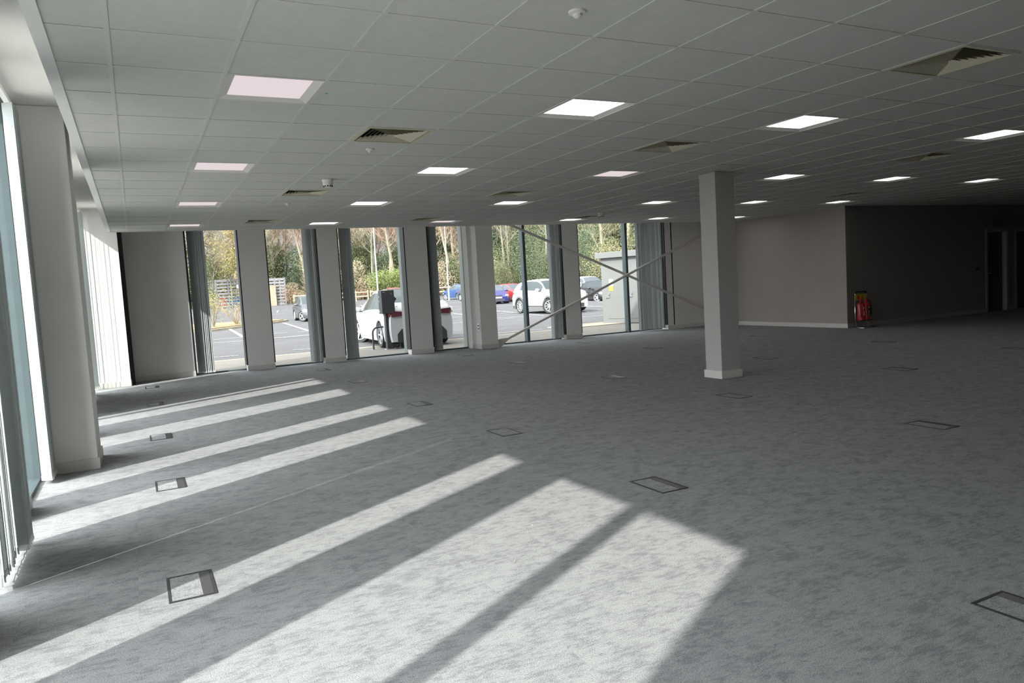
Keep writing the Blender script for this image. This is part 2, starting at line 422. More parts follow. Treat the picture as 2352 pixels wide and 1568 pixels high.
# column at the end of the cross bracing
b = MB(); b.box(7.62, 8.04, 10.72, 11.10, 0, HP-0.001)
p = tag(b.build('boxed_column', M['wall'], bevel=0.003), 'white boxed-in column by the far windows where the lower brace starts', 'column')
s = MB(); s.box(7.605, 8.055, 10.705, 11.10, 0, SK); s.build('baseboard', M['skirt'], p, bevel=0.003)
# socket on that column
b = MB(); b.box(7.609, 7.62, 10.80, 10.88, 0.43, 0.58)
so = tag(b.build('wall_socket', M['chrome'], bevel=0.002), 'metal socket plate on the side of the far boxed-in column', 'socket')
for z_ in (0.45, 0.52):
    b = MB(); b.box(7.606, 7.611, 10.815, 10.865, z_, z_+0.04); b.build('outlet', M['black'], so)

# cross braces
def brace(p0, p1, label, yoff):
    r = empty('diagonal_brace', (p0[0], yoff, p0[1]))
    d = Vector((p1[0]-p0[0], 0, p1[1]-p0[1])); u = d.normalized(); L_ = d.length
    a = MB(); a.tube([u*0.22, u*(L_-0.22)], 0.031, 14); a.build('bar', M['steelw'], r, smooth=True)
    for q, sgn in ((u*0.0, 1), (d, -1)):
        a = MB()
        nrm = Vector((-u.z, 0, u.x))
        for yy in (-0.022, 0.012):
            vs = []
            P0 = q + u*sgn*0.28; P1 = q + u*sgn*0.10; P2 = q
            pr = [P0+nrm*0.03, P1+nrm*0.085, P2+nrm*0.085, P2-nrm*0.085, P1-nrm*0.085, P0-nrm*0.03]
            vs = [(v.x, yy, v.z) for v in pr] + [(v.x, yy+0.010, v.z) for v in pr]
            fs = [(0,1,2,3,4,5), (11,10,9,8,7,6)] + [(i, (i+1)%6, 6+(i+1)%6, 6+i) for i in range(6)]
            a.add(vs, fs)
        a.build('end_plate', M['steelw'], r, bevel=0.002)
    tag(r, label, 'brace')
brace((8.08, 0.07), (14.98, 2.70), 'white steel brace bar rising from the boxed-in column towards the right', 10.86)
brace((8.35, 2.95), (14.98, 0.26), 'white steel brace bar falling from the ceiling towards the pink wall on the right', 10.93)

# ---- vertical blinds
def blind(axis, a0, a1, d, label, n, ang=0.0, ztop=3.12, rail=None, white=False, thin=0.0012, zb=0.035, gaps=None):
    r = empty('vertical_blind', ((a0 if axis == 'x' else d), (d if axis == 'x' else a0), 0))
    W = 0.089
    ra0, ra1 = rail if rail else (a0, a1)
    a = MB()
    if axis == 'x': a.box(ra0-a0, ra1-a0, -0.02, 0.02, ztop, ztop+0.035)
    else: a.box(-0.02, 0.02, ra0-a0, ra1-a0, ztop, ztop+0.035)
    a.build('head_rail', M['trimw'], r)
    base = None
    for i in range(n):
        u = (i+0.5)*(a1-a0)/n
        if gaps and i in gaps: continue
        if base is None:
            s_ = MB(); s_.box(-W/2, W/2, -thin, thin, zb+0.03, ztop)
            base = s_.build('slat', M['blind'], r)
            s2 = MB(); s2.box(-W/2-0.002, W/2+0.002, -0.003, 0.003, zb, zb+0.035); s2.build('bottom_weight', M['blindw'] if white else M['blind'], base)
            o = base
        else:
            o = base.copy(); C.objects.link(o); o.parent = r
            for ch in base.children:
                c2 = ch.copy(); C.objects.link(c2); c2.parent = o
        j = rnd.uniform(-0.28, 0.28)
        if axis == 'x': o.location = (u, 0, 0); o.rotation_euler = (0, 0, PI/2 + ang + j)
        else: o.location = (0, u, 0); o.rotation_euler = (0, 0, ang + j)
    # bead chain along the bottom
    a = MB()
    zig = []
    for i in range(n+1):
        u = min(a1-a0, max(0.0, i*(a1-a0)/n)); zz = zb+0.012-(0.012 if i % 2 else 0)
        zig.append((u, -0.047, zz) if axis == 'x' else (0.047, u, zz))
    a.tube(zig, 0.0022, 4)
    a.build('bead_chain', M['plastic'], r)
    tag(r, label, 'blind', 'vertical blinds at the windows')
    return r
blind('x', 1.64, 1.93, 11.24, 'grey vertical blind gathered at the left of the leftmost far window, its lower half sunlit', 9, 0.8, rail=(1.60, 2.5), white=True)
blind('x', 3.87, 4.11, 11.24, 'grey vertical blind gathered at the right of the second far window', 8, 0.75, rail=(3.14, 4.09))
blind('x', 4.66, 4.88, 11.24, 'grey vertical blind gathered left of the white car with charger', 8, 0.6, rail=(4.62, 6.0))
blind('x', 6.66, 6.85, 11.24, 'narrow dark grey vertical blind hiding the middle of the charging white car', 7, 0.4, rail=(6.62, 7.5))
blind('x', 9.80, 10.09, 11.24, 'grey vertical blind behind the brace between the two wide far windows', 9, 0.5, rail=(7.66, 10.06))
blind('x', 12.45, 12.72, 11.22, 'dark vertical blind part by the grey outdoor cabinet, slats turned edge-on', 8, 0.25, rail=(12.42, 12.75))
blind('x', 12.75, 13.28, 11.22, 'pale grey vertical blind part drawn flat at the right end of the far windows', 9, 1.15, rail=(12.75, 13.26))
blind('y', 0.42, 0.68, -0.12, 'grey vertical blind nearest the camera on the far left edge', 10, -0.3, rail=(-0.3, 1.2), white=True)
blind('y', -0.18, 0.44, -0.13, 'grey vertical blind with overlapping slats beside the leftmost near window', 10, 1.75, rail=(-0.3, 0.4))
blind('y', 2.46, 2.78, -0.165, 'grey vertical blind gathered in front of the left boxed-in column', 12, -0.3, rail=(1.7, 2.84), white=True)
blind('y', 6.84, 9.44, -0.12, 'grey vertical blind drawn along the left wall beyond the boxed-in column', 34, 1.75, white=True)
blind('y', 10.16, 10.40, -0.12, 'pale vertical blind gathered in the far left corner', 6, 0.72, white=True)

# ------------------------------------------------------------------ ceiling fittings
def make_light(on):
    r = empty('ceiling_light')
    e = 0.290; q = 0.235; D_ = 0.020
    a = MB()
    vo = [(-e,-e,0.001),(e,-e,0.001),(e,e,0.001),(-e,e,0.001)]; vi = [(-q,-q,D_),(q,-q,D_),(q,q,D_),(-q,q,D_)]
    vt = [(x,y,0.05) for x,y,z in vo]
    a.add(vo+vi+vt, [(i, (i+1)%4, 4+(i+1)%4, 4+i) for i in range(4)] + [(i, (i+1)%4, 8+(i+1)%4, 8+i) for i in range(4)] + [(8,9,10,11)])
    a.build('housing', M['lampbody'], r)
    a = MB(); a.box(-q, q, -q, q, D_, D_+0.006); a.build('diffuser', M['lampon'] if on else M['lampdim'], r)
    return r
protos = {}
cols_l = (2, 6, 10, 15, 19, 23); rows_l = (0, 5, 10, 15)
rown = ['nearest row', 'second row from the camera', 'third row from the camera', 'farthest row']
for (c, r_) in sorted(LIT):
    on = (c, r_) not in DIM
    loc = ((c+0.5)*G, (r_+0.5)*G, H)
    if on not in protos: o = protos[on] = make_light(on); o.location = loc
    else: o = dup(protos[on], loc)
    tag(o, '%s square ceiling light, %s from the left in the %s' % ('bright white' if on else 'dim pinkish', ORD[cols_l.index(c)], rown[rows_l.index(r_)]),
        'ceiling light', 'recessed ceiling lights')
def make_vent():
    r = empty('ceiling_vent')
    a = MB(); a.box(-0.29, 0.29, -0.29, 0.29, 0.075, 0.08)
    for sx in (-1, 1):
        a.box(sx*0.29-0.002, sx*0.29+0.002, -0.29, 0.29, 0.004, 0.08); a.box(-0.29, 0.29, sx*0.29-0.002, sx*0.29+0.002, 0.004, 0.08)
    a.build('duct_box', M['duct'], r)
    a = MB()
    for (x0, x1, y0, y1) in ((-0.297, -0.262, -0.297, 0.297), (0.262, 0.297, -0.297, 0.297), (-0.262, 0.262, -0.297, -0.262), (-0.262, 0.262, 0.262, 0.297)):
        a.box(x0, x1, y0, y1, -0.002, 0.006)
    a.build('frame', M['grille'], r)
    # four-way louvres: nested square rings, each blade tilted outwards
    for k in range(7):
        h0 = 0.250 - k*0.034; h1 = h0 - 0.030
        a = MB(); z0, z1 = 0.0, 0.026
        vo = [(-h0,-h0,z0),(h0,-h0,z0),(h0,h0,z0),(-h0,h0,z0)]; vi = [(-h1,-h1,z1),(h1,-h1,z1),(h1,h1,z1),(-h1,h1,z1)]
        vo2 = [(x,y,z+0.0025) for x,y,z in vo]; vi2 = [(x,y,z+0.0025) for x,y,z in vi]
        fs = []
        for i in range(4):
            j = (i+1) % 4; fs += [(i, j, 4+j, 4+i), (8+i, 12+i, 12+j, 8+j)]
        a.add(vo+vi+vo2+vi2, fs); a.build('louvre', M['grille'], r)
    return r
vp = None
vl = {(9,-3): 'cream square air diffuser nearest the camera at the upper right', (4,2): 'cream square air diffuser between the first two near lights',
 (9,2): 'cream square air diffuser above and left of the white pillar', (4,8): 'cream square air diffuser just below the smoke detector',
 (9,8): 'cream square air diffuser right above the third row of lights', (16,2): 'dim square air diffuser at the right between two near lights',
 (21,8): 'dim square air diffuser above the corner of the pink wall', (4,14): 'small far air diffuser above the second far window',
 (9,14): 'small far air diffuser above the charging white car', (15,14): 'small far air diffuser left of the pillar top', (27,9): 'dark air diffuser above the long dark wall'}
for v in VENTS:
    loc = ((v[0]+0.5)*G, (v[1]+0.5)*G, H)
    if vp is None: o = vp = make_vent(); o.location = loc
    else: o = dup(vp, loc)
    tag(o, vl[v], 'air vent', 'ceiling air diffusers')

def detector(x, y, label, s=1.0):
    r = empty('smoke_detector', (x, y, H)); 
    a = MB(); a.lathe([(0.0001, 0.0), (0.052*s, 0.0), (0.052*s, -0.012), (0.046*s, -0.035), (0.0001, -0.035)], 20); a.build('base', M['plastic'], r, smooth=True)
    a = MB(); a.lathe([(0.046*s, -0.036), (0.048*s, -0.050), (0.040*s, -0.075), (0.030*s, -0.088), (0.0001, -0.09)], 20); hd = a.build('sensor_head', M['plastic'], r, smooth=True)
    a = MB()
    for k_ in range(10):
        T = Matrix.Rotation(2*PI*k_/10, 4, 'Z'); a.box(0.036*s, 0.0435*s, -0.008, 0.008, -0.083, -0.070, 0, T)
    a.build('sensor_slot', M['black'], hd)
    tag(r, label, 'smoke detector')
detector(4.5*G+0.02, 6.6*G, 'round white smoke detector hanging above the left air diffuser', 1.25)
detector(15.2*G, 13.1*G, 'small dark smoke detector far off left of the pillar', 1.2)
def sprink(x, y, label, s=1.0):
    r = empty('ceiling_sensor', (x, y, H))
    a = MB(); a.lathe([(0.0001, 0.010), (0.042*s, 0.010), (0.040*s, -0.006), (0.026*s, -0.010), (0.0001, -0.010)], 20); a.build('collar', M['plastic'], r, smooth=True)
    a = MB(); a.lathe([(0.022*s, -0.010), (0.021*s, -0.020), (0.012*s, -0.028), (0.0001, -0.03)], 16); a.build('lens', M['plastic'], r, smooth=True)
    tag(r, label, 'ceiling sensor')
sprink(4.5*G, -2.52*G, 'small white domed sensor at the top of the picture', 1.1)
sprink(4.48*G, 3.52*G, 'tiny white sensor just below the left air diffuser', 1.0)
sprink(4.45*G, 10.37*G, 'tiny white sensor below the second air diffuser', 1.0)
a = MB(); a.lathe([(0.0001, 0), (0.008, 0), (0.008, -0.006), (0.0001, -0.006)], 12)
tag(a.build('indicator_lamp', mat('indicator_green', (0.1, 0.6, 0.2), 0.4), None, loc=(3.11*G, 0.49*G, H+0.006)), 'tiny green indicator beside the nearest dim light', 'indicator')

# ------------------------------------------------------------------ floor boxes
def make_fbox():
    r = empty('floor_box')
    a = MB(); X, Y = 0.11, 0.185
    for q in ((-X, -X+0.014, -Y, Y), (X-0.014, X, -Y, Y), (-X+0.014, X-0.014, -Y, -Y+0.014), (-X+0.014, X-0.014, Y-0.014, Y)):
        a.box(*q, 0.0, 0.004)
    a.build('frame', M['greyplastic'], r)
    a = MB(); a.box(-X+0.015, 0.045, -Y+0.015, Y-0.015, 0.0, 0.0025); a.build('carpet_inlay', M['carpet'], r)
    a = MB(); a.box(0.045, X-0.015, -Y+0.015, Y-0.015, 0.0, 0.0035); pl = a.build('cover_plate', M['greyplate'], r)
    a = MB(); a.lathe([(0.0001, 0.0042), (0.004, 0.0042), (0.004, 0.0035)], 10); o = a.build('screw', M['chrome'], pl); o.location = (0.07, 0, 0)
    return r
FB = {0: [(0.74,-0.68),(0.74,1.74),(0.74,4.18),(0.75,7.23),(0.76,9.78)],
      1: [(3.70,-3.08),(3.71,-0.68),(3.72,1.73),(3.71,4.12),(3.75,7.21),(3.76,9.75)],
      2: [(6.70,-0.66),(6.70,1.73),(6.75,4.22),(6.78,7.32),(6.79,9.78)],
      3: [(9.70,1.77),(9.70,4.16),(9.81,7.28),(9.85,9.87)],
      4: [(12.67,1.9),(12.70,4.23),(12.76,7.3)]}
fp = None
cn = ['leftmost line of boxes', 'second line from the left', 'middle line of boxes', 'fourth line from the left', 'rightmost line of boxes']
for ci, L_ in FB.items():
    for ri, (x, y) in enumerate(L_):
        if fp is None: o = fp = make_fbox(); o.location = (x, y, 0)
        else: o = dup(fp, (x, y, 0))
        tag(o, 'grey floor box, %s from the camera in the %s' % (ORD[ri], cn[ci]), 'floor box', 'floor boxes set in the carpet')
# litter specks on the carpet
for (x, y, n_, m_, cc) in ((3.62, -0.78, 'tiny yellow scrap lying on the nearest mid floor box', 'yellow', 0.005), (2.6, -0.9, 'tiny cream crumb on the sunlit carpet', 'thread', 0.005),
                   (2.25, -1.35, 'tiny tan crumb on the sunlit carpet nearer the camera', 'thread', 0.004), (3.9, -1.6, 'tiny orange scrap on the shaded carpet at the right', 'copper', 0.005)):
    a = MB(); a.add([(-cc,0,0),(0,-cc*.7,0.001),(cc,0,0),(0,cc*.8,0.001),(0,0,0.004)], [(0,1,4),(1,2,4),(2,3,4),(3,0,4),(0,3,2,1)])
    tag(a.build('litter_scrap', M[m_], None, loc=(x, y, 0.004 if m_ == 'yellow' else 0.0005)), n_, 'litter')

# ------------------------------------------------------------------ fire extinguisher stand
r = empty('extinguisher_trolley', (15.30, 6.62, 0))
a = MB()
for sx in (-0.17, 0.17):
    a.tube([(sx*1.35, -0.16, 0.012), (sx*1.35, 0.0, 0.012), (sx*1.35, 0.03, 0.03), (sx, 0.12, 0.16), (sx, 0.12, 0.60), (sx*1.12, 0.10, 0.72), (sx*1.12, 0.10, 0.78)], 0.009, 8)
a.tube([(-0.23, -0.16, 0.012), (0.23, -0.16, 0.012)], 0.009, 8); a.tube([(-0.17, 0.12, 0.20), (0.17, 0.12, 0.20)], 0.009, 8); a.tube([(-0.17, 0.12, 0.45), (0.17, 0.12, 0.45)], 0.008, 8)
a.build('tube_frame', M['chrome'], r, smooth=True)
a = MB(); a.tube([(-0.19, 0.10, 0.78), (-0.15, 0.095, 0.815), (0.15, 0.095, 0.815), (0.19, 0.10, 0.78)], 0.015, 8); a.build('handle_grip', M['rubber'], r, smooth=True)
a = MB(); a.box(-0.165, 0.165, 0.095, 0.104, 0.63, 0.76); sg = a.build('sign_panel', M['yellow'], r)
a = MB(); a.box(-0.12, -0.05, 0.090, 0.095, 0.65, 0.70); a.box(-0.11, -0.085, 0.090, 0.095, 0.70, 0.74); a.box(0.03, 0.06, 0.090, 0.095, 0.66, 0.74); a.box(0.0, 0.10, 0.090, 0.095, 0.66, 0.68)
a.build('sign_symbol', M['signred'], sg)
a = MB(); a.box(-0.19, 0.19, -0.05, 0.12, 0.165, 0.178); a.build('shelf', M['rubber'], r)
tag(r, 'chrome fire extinguisher trolley with yellow sign by the pink wall corner', 'trolley')
for i, (dx, dy, band, lab) in enumerate(((-0.085, 0.03, 'signwhite', 'red fire extinguisher on the left of the trolley, hose on its side'),
                                    (0.095, 0.04, 'black', 'red fire extinguisher on the right of the trolley with a black horn'))):
    e_ = empty('fire_extinguisher', (15.30+dx, 6.62+dy, 0.178))
    a = MB(); a.lathe([(0.0001, 0), (0.078, 0.0), (0.080, 0.02), (0.080, 0.33), (0.070, 0.37), (0.045, 0.395), (0.025, 0.40), (0.025, 0.42), (0.0001, 0.42)], 24); a.build('cylinder', M['red'], e_, smooth=True)
    a = MB(); a.box(-0.02, 0.02, -0.02, 0.02, 0.42, 0.45); a.add([(-0.01,-0.01,0.45),(0.01,-0.01,0.45),(0.09,-0.01,0.50),(0.07,-0.01,0.505),(-0.01,0.01,0.45),(0.01,0.01,0.45),(0.09,0.01,0.50),(0.07,0.01,0.505)],
        [(0,1,2,3),(7,6,5,4),(0,3,7,4),(1,5,6,2),(2,6,7,3),(0,4,5,1)]); a.box(0.0, 0.10, -0.008, 0.008, 0.425, 0.437); a.build('valve_lever', M['red'], e_)
    a = MB()
    sd = -1 if i == 0 else 1
    a.tube([(sd*0.02, -0.02, 0.435), (sd*0.07, -0.05, 0.40), (sd*0.10, -0.06, 0.30), (sd*0.09, -0.06, 0.16), (sd*0.075, -0.05, 0.08)], 0.009 if i == 0 else 0.012, 8); a.build('hose', M['rubber'], e_, smooth=True)
    if i: a = MB(); a.tube([(0.085, -0.055, 0.33), (0.088, -0.055, 0.12)], [0.02, 0.034], 12); a.build('horn', M['rubber'], e_, smooth=True)
    a = MB(); a.box(-0.03, 0.03, -0.086, -0.078, 0.10, 0.30); lb = a.build('instruction_label', M['red'] if i == 0 else M['rubber'], e_)
    a = MB(); a.box(-0.028, 0.015, -0.089, -0.086, 0.26, 0.29); a.box(-0.02, 0.0, -0.089, -0.086, 0.13, 0.22); a.box(-0.028, 0.012, -0.089, -0.086, 0.105, 0.12); a.build('label_print', M['signwhite'], lb)
    tag(e_, lab, 'fire extinguisher', 'fire extinguishers on the trolley')

# exit sign, dark sign over the door, wall switch
r = empty('exit_sign', (21.78, 6.55, 2.50))
a = MB(); a.box(-0.15, 0.15, -0.012, 0.012, 0, 0.19); a.build('sign_board', mat('exit_green', (0.0, 0.22, 0.17), 0.4, emis=(0.0, 0.5, 0.42), estr=0.02), r)
sym = emit_mat('exit_symbol_white', (0.5, 0.95, 0.9), 0.12)
a = MB()  # running figure and arrow
a.tube([(-0.075, -0.014, 0.145), (-0.075, -0.016, 0.145)], 0.016, 10)
a.box(-0.09, -0.07, -0.016, -0.013, 0.075, 0.125)
a.add([(-0.085,-0.014,0.08),(-0.07,-0.014,0.08),(-0.035,-0.014,0.05),(-0.045,-0.014,0.038)], [(0,1,2,3)])
a.add([(-0.09,-0.014,0.08),(-0.075,-0.014,0.075),(-0.10,-0.014,0.03),(-0.115,-0.014,0.035)], [(0,1,2,3)])
a.add([(-0.075,-0.014,0.12),(-0.04,-0.014,0.10),(-0.045,-0.014,0.09),(-0.08,-0.014,0.10)], [(0,1,2,3)])
a.box(0.065, 0.085, -0.016, -0.013, 0.07, 0.16); a.add([(0.035,-0.015,0.075),(0.115,-0.015,0.075),(0.075,-0.015,0.03)], [(0,1,2)])
a.build('sign_symbol', sym, r)
a = MB(); a.tube([(-0.1, 0, 0.19), (-0.1, 0, 0.267)], 0.004, 6); a.tube([(0.1, 0, 0.19), (0.1, 0, 0.267)], 0.004, 6); a.build('hanger', M['chrome'], r)
tag(r, 'green emergency exit sign with white running figure at the right edge', 'exit sign')
r = empty('door_sign', (20.82, 6.875, 2.30))
a = MB(); a.box(-0.20, 0.20, 0, 0.015, -0.07, 0.07); sb = a.build('sign_board', M['door'], r)
a = MB(); a.box(-0.15, -0.03, -0.002, 0, -0.035, 0.035); a.box(0.03, 0.15, -0.002, 0, -0.035, 0.035); a.build('sign_symbol', M['greyplate'], sb)
tag(r, 'small dark sign on the wall above the dark doorway', 'sign')
r = empty('switch_plate', (19.96, 6.878, 1.15))
a = MB(); a.box(-0.08, 0.08, 0, 0.012, -0.045, 0.045); a.build('plate', M['greyplate'], r)
for sx in (-0.04, 0.04):
    a = MB(); a.box(sx-0.022, sx+0.022, -0.005, 0, -0.02, 0.02); a.build('rocker', M['black'], r)
tag(r, 'dark double switch on the long dark wall left of the door', 'switch')

# ------------------------------------------------------------------ outside: ground
GY = [-60, 15, 28, 40, 48, 62, 80, 100, 140, 220]; GZ = [-0.10, -0.10, -0.02, 0.05, 0.15, 0.33, 0.53, 0.73, 1.1, 1.6]
def gz(y):
    for i in range(len(GY)-1):
        if y <= GY[i+1]:
            t_ = (y-GY[i])/(GY[i+1]-GY[i]); return GZ[i] + t_*(GZ[i+1]-GZ[i])
    return GZ[-1]
def strip(mb, x0, x1, y0, y1, dz, mi=0):
    ys = sorted({y0, y1, *[q for q in GY if y0 < q < y1]})
    for i in range(len(ys)-1):
        a_, b_ = ys[i], ys[i+1]
        mb.add([(x0,a_,gz(a_)+dz),(x1,a_,gz(a_)+dz),(x1,b_,gz(b_)+dz),(x0,b_,gz(b_)+dz)], [(0,1,2,3)], mi)
g_ = MB(); strip(g_, -120, 160, -60, 220, -0.01); gr = struct(g_.build('ground', M['grass']))
g_ = MB(); strip(g_, -40, 90, 15.9, 94, 0.0); struct(g_.build('car_park', M['asphalt']))
g_ = MB(); strip(g_, -9, 40, 11.5, 15.9, 0.004); struct(g_.build('path', M['paving']))
g_ = MB(); strip(g_, -14, -0.5, -24, 11.5, 0.004); struct(g_.build('bounce_path', M['bounce_pale']))  # added out of view to bounce light in through the left windows
g_ = MB(); g_.box(-9, 13.2, 15.75, 15.95, -0.13, -0.088); g_.box(13.2, 19, 16.9, 17.15, -0.13, -0.06); g_.box(13.0, 13.25, 15.75, 17.15, -0.13, -0.06); g_.box(13.25, 19, 15.9, 16.9, -0.13, -0.07)
struct(g_.build('trim_6', M['kerb']))
# painted lines of the bays
ml = MB()
def line(p0, p1, w_=0.11):
    d = Vector((p1[0]-p0[0], p1[1]-p0[1])); L_ = d.length; d.normalize(); n_ = Vector((-d.y, d.x))*w_/2
    N_ = max(1, int(L_/3))
    for i in range(N_):
        a_ = Vector(p0) + d*L_*i/N_; b_ = Vector(p0) + d*L_*(i+1)/N_
        vs = [(a_+n_), (a_-n_), (b_-n_), (b_+n_)]
        ml.add([(q.x, q.y, gz(q.y)+0.012) for q in vs], [(0,1,2,3)])
for x in (4.2, 6.6, 9.0, 11.4, 13.8, 16.2, 18.6, 21.0, 23.4, 25.8):   # first row of bays, seen end on
    pass
line((4.84, 36.2), (4.35, 26.3), 0.16); line((8.0, 38.5), (7.1, 27.1), 0.16)
line((2.0, 23.8), (15.5, 24.4)); line((3.0, 26.2), (4.4, 26.3)); line((5.1, 24.0), (9.5, 25.2)); line((5.5, 27.3), (6.2, 27.2))
line((6.6, 27.1), (7.6, 27.1)); line((2.4, 17.1), (3.05, 17.0)); line((4.6, 17.3), (5.1, 17.0)); line((8.0, 16.8), (12.5, 16.6), 0.08)
for k_ in range(9):
    x_ = 14.6 + 2.45*k_
    line((x_, 24.6), (x_+1.0, 29.4)); line((x_+1.0, 29.4), (x_+2.0, 34.2))
line((13.5, 29.6), (34, 29.0)); line((14.0, 25.9), (19.0, 24.4)); line((16.6, 21.2), (18.6, 20.8)); line((19, 25.9), (24, 25.8))
line((14.0, 33.2), (19, 32.0)); line((10.0, 40.0), (40, 39.2)); line((8.3, 39.8), (9.2, 38.3)); line((18, 44.6), (40, 43.0))
for k_ in range(14):
    x_ = 11.0 + 2.5*k_
    line((x_, 45.0), (x_+1.2, 50.0)); line((x_, 58.5), (x_+1.0, 64.0))
line((9.8, 55.0), (40, 50.5)); line((11.5, 64.4), (36, 63.6)); line((12, 68.5), (30, 67.8)); line((10.3, 54.8), (12.3, 54.7))
ml.build('painted_bay_lines', M['white_line'], bpy.data.objects['car_park'])
# planted island
isl = MB()
pts = [(-2.0, 33.2), (3.82, 34.0), (5.8, 36.4), (7.2, 38.2), (8.6, 40.2), (8.2, 41.6), (5.8, 42.0), (2.5, 42.5), (-2.0, 42.0)]
def prism(mb, pts, z0, z1, mi=0, dz=True):
    n_ = len(pts)
    vs = [(x, y, gz(y)+z0) for x, y in pts] + [(x, y, gz(y)+z1) for x, y in pts]
    mb.add(vs, [tuple(range(n_-1, -1, -1)), tuple(range(n_, 2*n_))] + [(i, (i+1)%n_, n_+(i+1)%n_, n_+i) for i in range(n_)], mi)
prism(isl, pts, -0.05, 0.10); io = struct(isl.build('planted_island', M['kerb']))
isl = MB(); cx_, cy_ = 2.6, 38.4
prism(isl, [(cx_+(x-cx_)*0.95, cy_+(y-cy_)*0.93) for x, y in pts], 0.08, 0.15); isl.build('bark_bed', M['soil'], io)

# ------------------------------------------------------------------ vegetation
def quad_leaves(mb, centre, rad, n, size, rg, mi=0, flat=1.0, bottom=-1):
    for _ in range(n):
        while True:
            v = Vector((rg.uniform(-1,1), rg.uniform(-1,1), rg.uniform(bottom,1)))
            if v.length <= 1 and v.length > 0.35*rg.random(): break
        p_ = Vector(centre) + Vector((v.x*rad[0], v.y*rad[1], v.z*rad[2]))
        d1 = Vector((rg.gauss(0,1), rg.gauss(0,1), rg.gauss(0,1))).normalized(); d2 = d1.orthogonal().normalized()
        s_ = size*rg.uniform(0.6, 1.4)
        mb.add([p_-d1*s_, p_+d2*s_*0.6, p_+d1*s_, p_-d2*s_*0.6], [(0,1,2,3)], mi)
def make_tree(seed, ivy=0, h=16, twigs=1300, bark='bark', twig='twig', spread=1.0, leafy=None, name='bare_tree'):
    rg = random.Random(seed); root = empty(name)
    tr = MB(); br = MB(); tw = MB(); tips = []
    stems = rg.choice([1, 1, 2])
    for s_ in range(stems):
        p_ = Vector((s_*0.5, 0, -0.2)); d = Vector((rg.uniform(-.08,.08)+s_*0.10, rg.uniform(-.08,.08), 1)).normalized()
        P_ = [p_.copy()]; R_ = [0.24*rg.uniform(0.8, 1.2)*h/16]
        for i in range(9):
            d = (d + Vector((rg.uniform(-.09,.09), rg.uniform(-.09,.09), 0.06))).normalized(); p_ = p_ + d*h/9; P_.append(p_.copy()); R_.append(R_[0]*(1-(i+1)/9.6))
        tr.tube(P_, R_, 7, cap=False)
        for i in range(1, 9):
            for q in range(rg.choice([2, 3, 3]) if i > 2 else rg.choice([0, 1, 2])):
                a_ = rg.uniform(0, 2*PI); el = rg.uniform(0.35, 1.1)
                L_ = h*rg.uniform(0.16, 0.32)*spread*(1.1-i/12)
                dd = Vector((math.cos(a_)*math.cos(el), math.sin(a_)*math.cos(el), math.sin(el)))
                q0 = P_[i] + (P_[i+1]-P_[i])*rg.random() if i < 9 else P_[i]
                pp_ = [q0]; rr_ = [R_[i]*0.45]
                for k_ in range(5):
                    dd = (dd + Vector((rg.uniform(-.22,.22), rg.uniform(-.22,.22), 0.14))).normalized(); pp_.append(pp_[-1]+dd*L_/5); rr_.append(rr_[0]*(1-(k_+1)/6))
                    if k_ > 0: tips.append((pp_[-1].copy(), dd.copy()))
                    if rg.random() < 0.7:
                        d2 = (dd + Vector((rg.uniform(-.8,.8), rg.uniform(-.8,.8), rg.uniform(-.1,.7)))).normalized()
                        e1 = pp_[-1] + d2*L_*0.28; e2 = e1 + (d2+Vector((rg.uniform(-.2,.2), rg.uniform(-.2,.2), .15))).normalized()*L_*0.25
                        br.tube([pp_[-1], e1, e2], [rr_[-1]*0.6, rr_[-1]*0.4, 0.008], 4, cap=False); tips.append((e1, d2)); tips.append((e2, d2))
                br.tube(pp_, rr_, 5, cap=False)
    for _ in range(twigs):
        p_, d = rg.choice(tips)
        p_ = p_ + Vector((rg.gauss(0,.25), rg.gauss(0,.25), rg.gauss(0,.3)))
        dd = (d*0.6 + Vector((rg.uniform(-1,1), rg.uniform(-1,1), rg.uniform(-.2,1)))).normalized(); L_ = rg.uniform(0.4, 1.5); sd = dd.orthogonal().normalized()*rg.uniform(0.006, 0.015)
        m_ = p_+dd*L_*0.5+Vector((rg.uniform(-.1,.1), rg.uniform(-.1,.1), 0))
        tw.add([p_-sd, p_+sd, m_+sd*0.7, m_-sd*0.7, p_+dd*L_], [(0,1,2,3), (3,2,4)])
    tr.build('trunk', M[bark], root, smooth=True); br.build('branches', M[bark], root); tw.build('twigs', M[twig], root)
    if ivy:
        iv = MB()
        for k_ in range(int(ivy)):
            z_ = rg.uniform(0.3, h*0.62)
            quad_leaves(iv, (rg.gauss(0,.25), rg.gauss(0,.25), z_), (0.65, 0.65, 0.9), 60, 0.065, rg)
        iv.build('ivy', M['ivy'], root)
    if leafy:
        lf = MB()
        for _ in range(leafy[1]):
            p_, d = rg.choice(tips); quad_leaves(lf, p_, (0.7, 0.7, 0.6), 9, 0.08, rg)
        lf.build('foliage', M[leafy[0]], root)
    return root
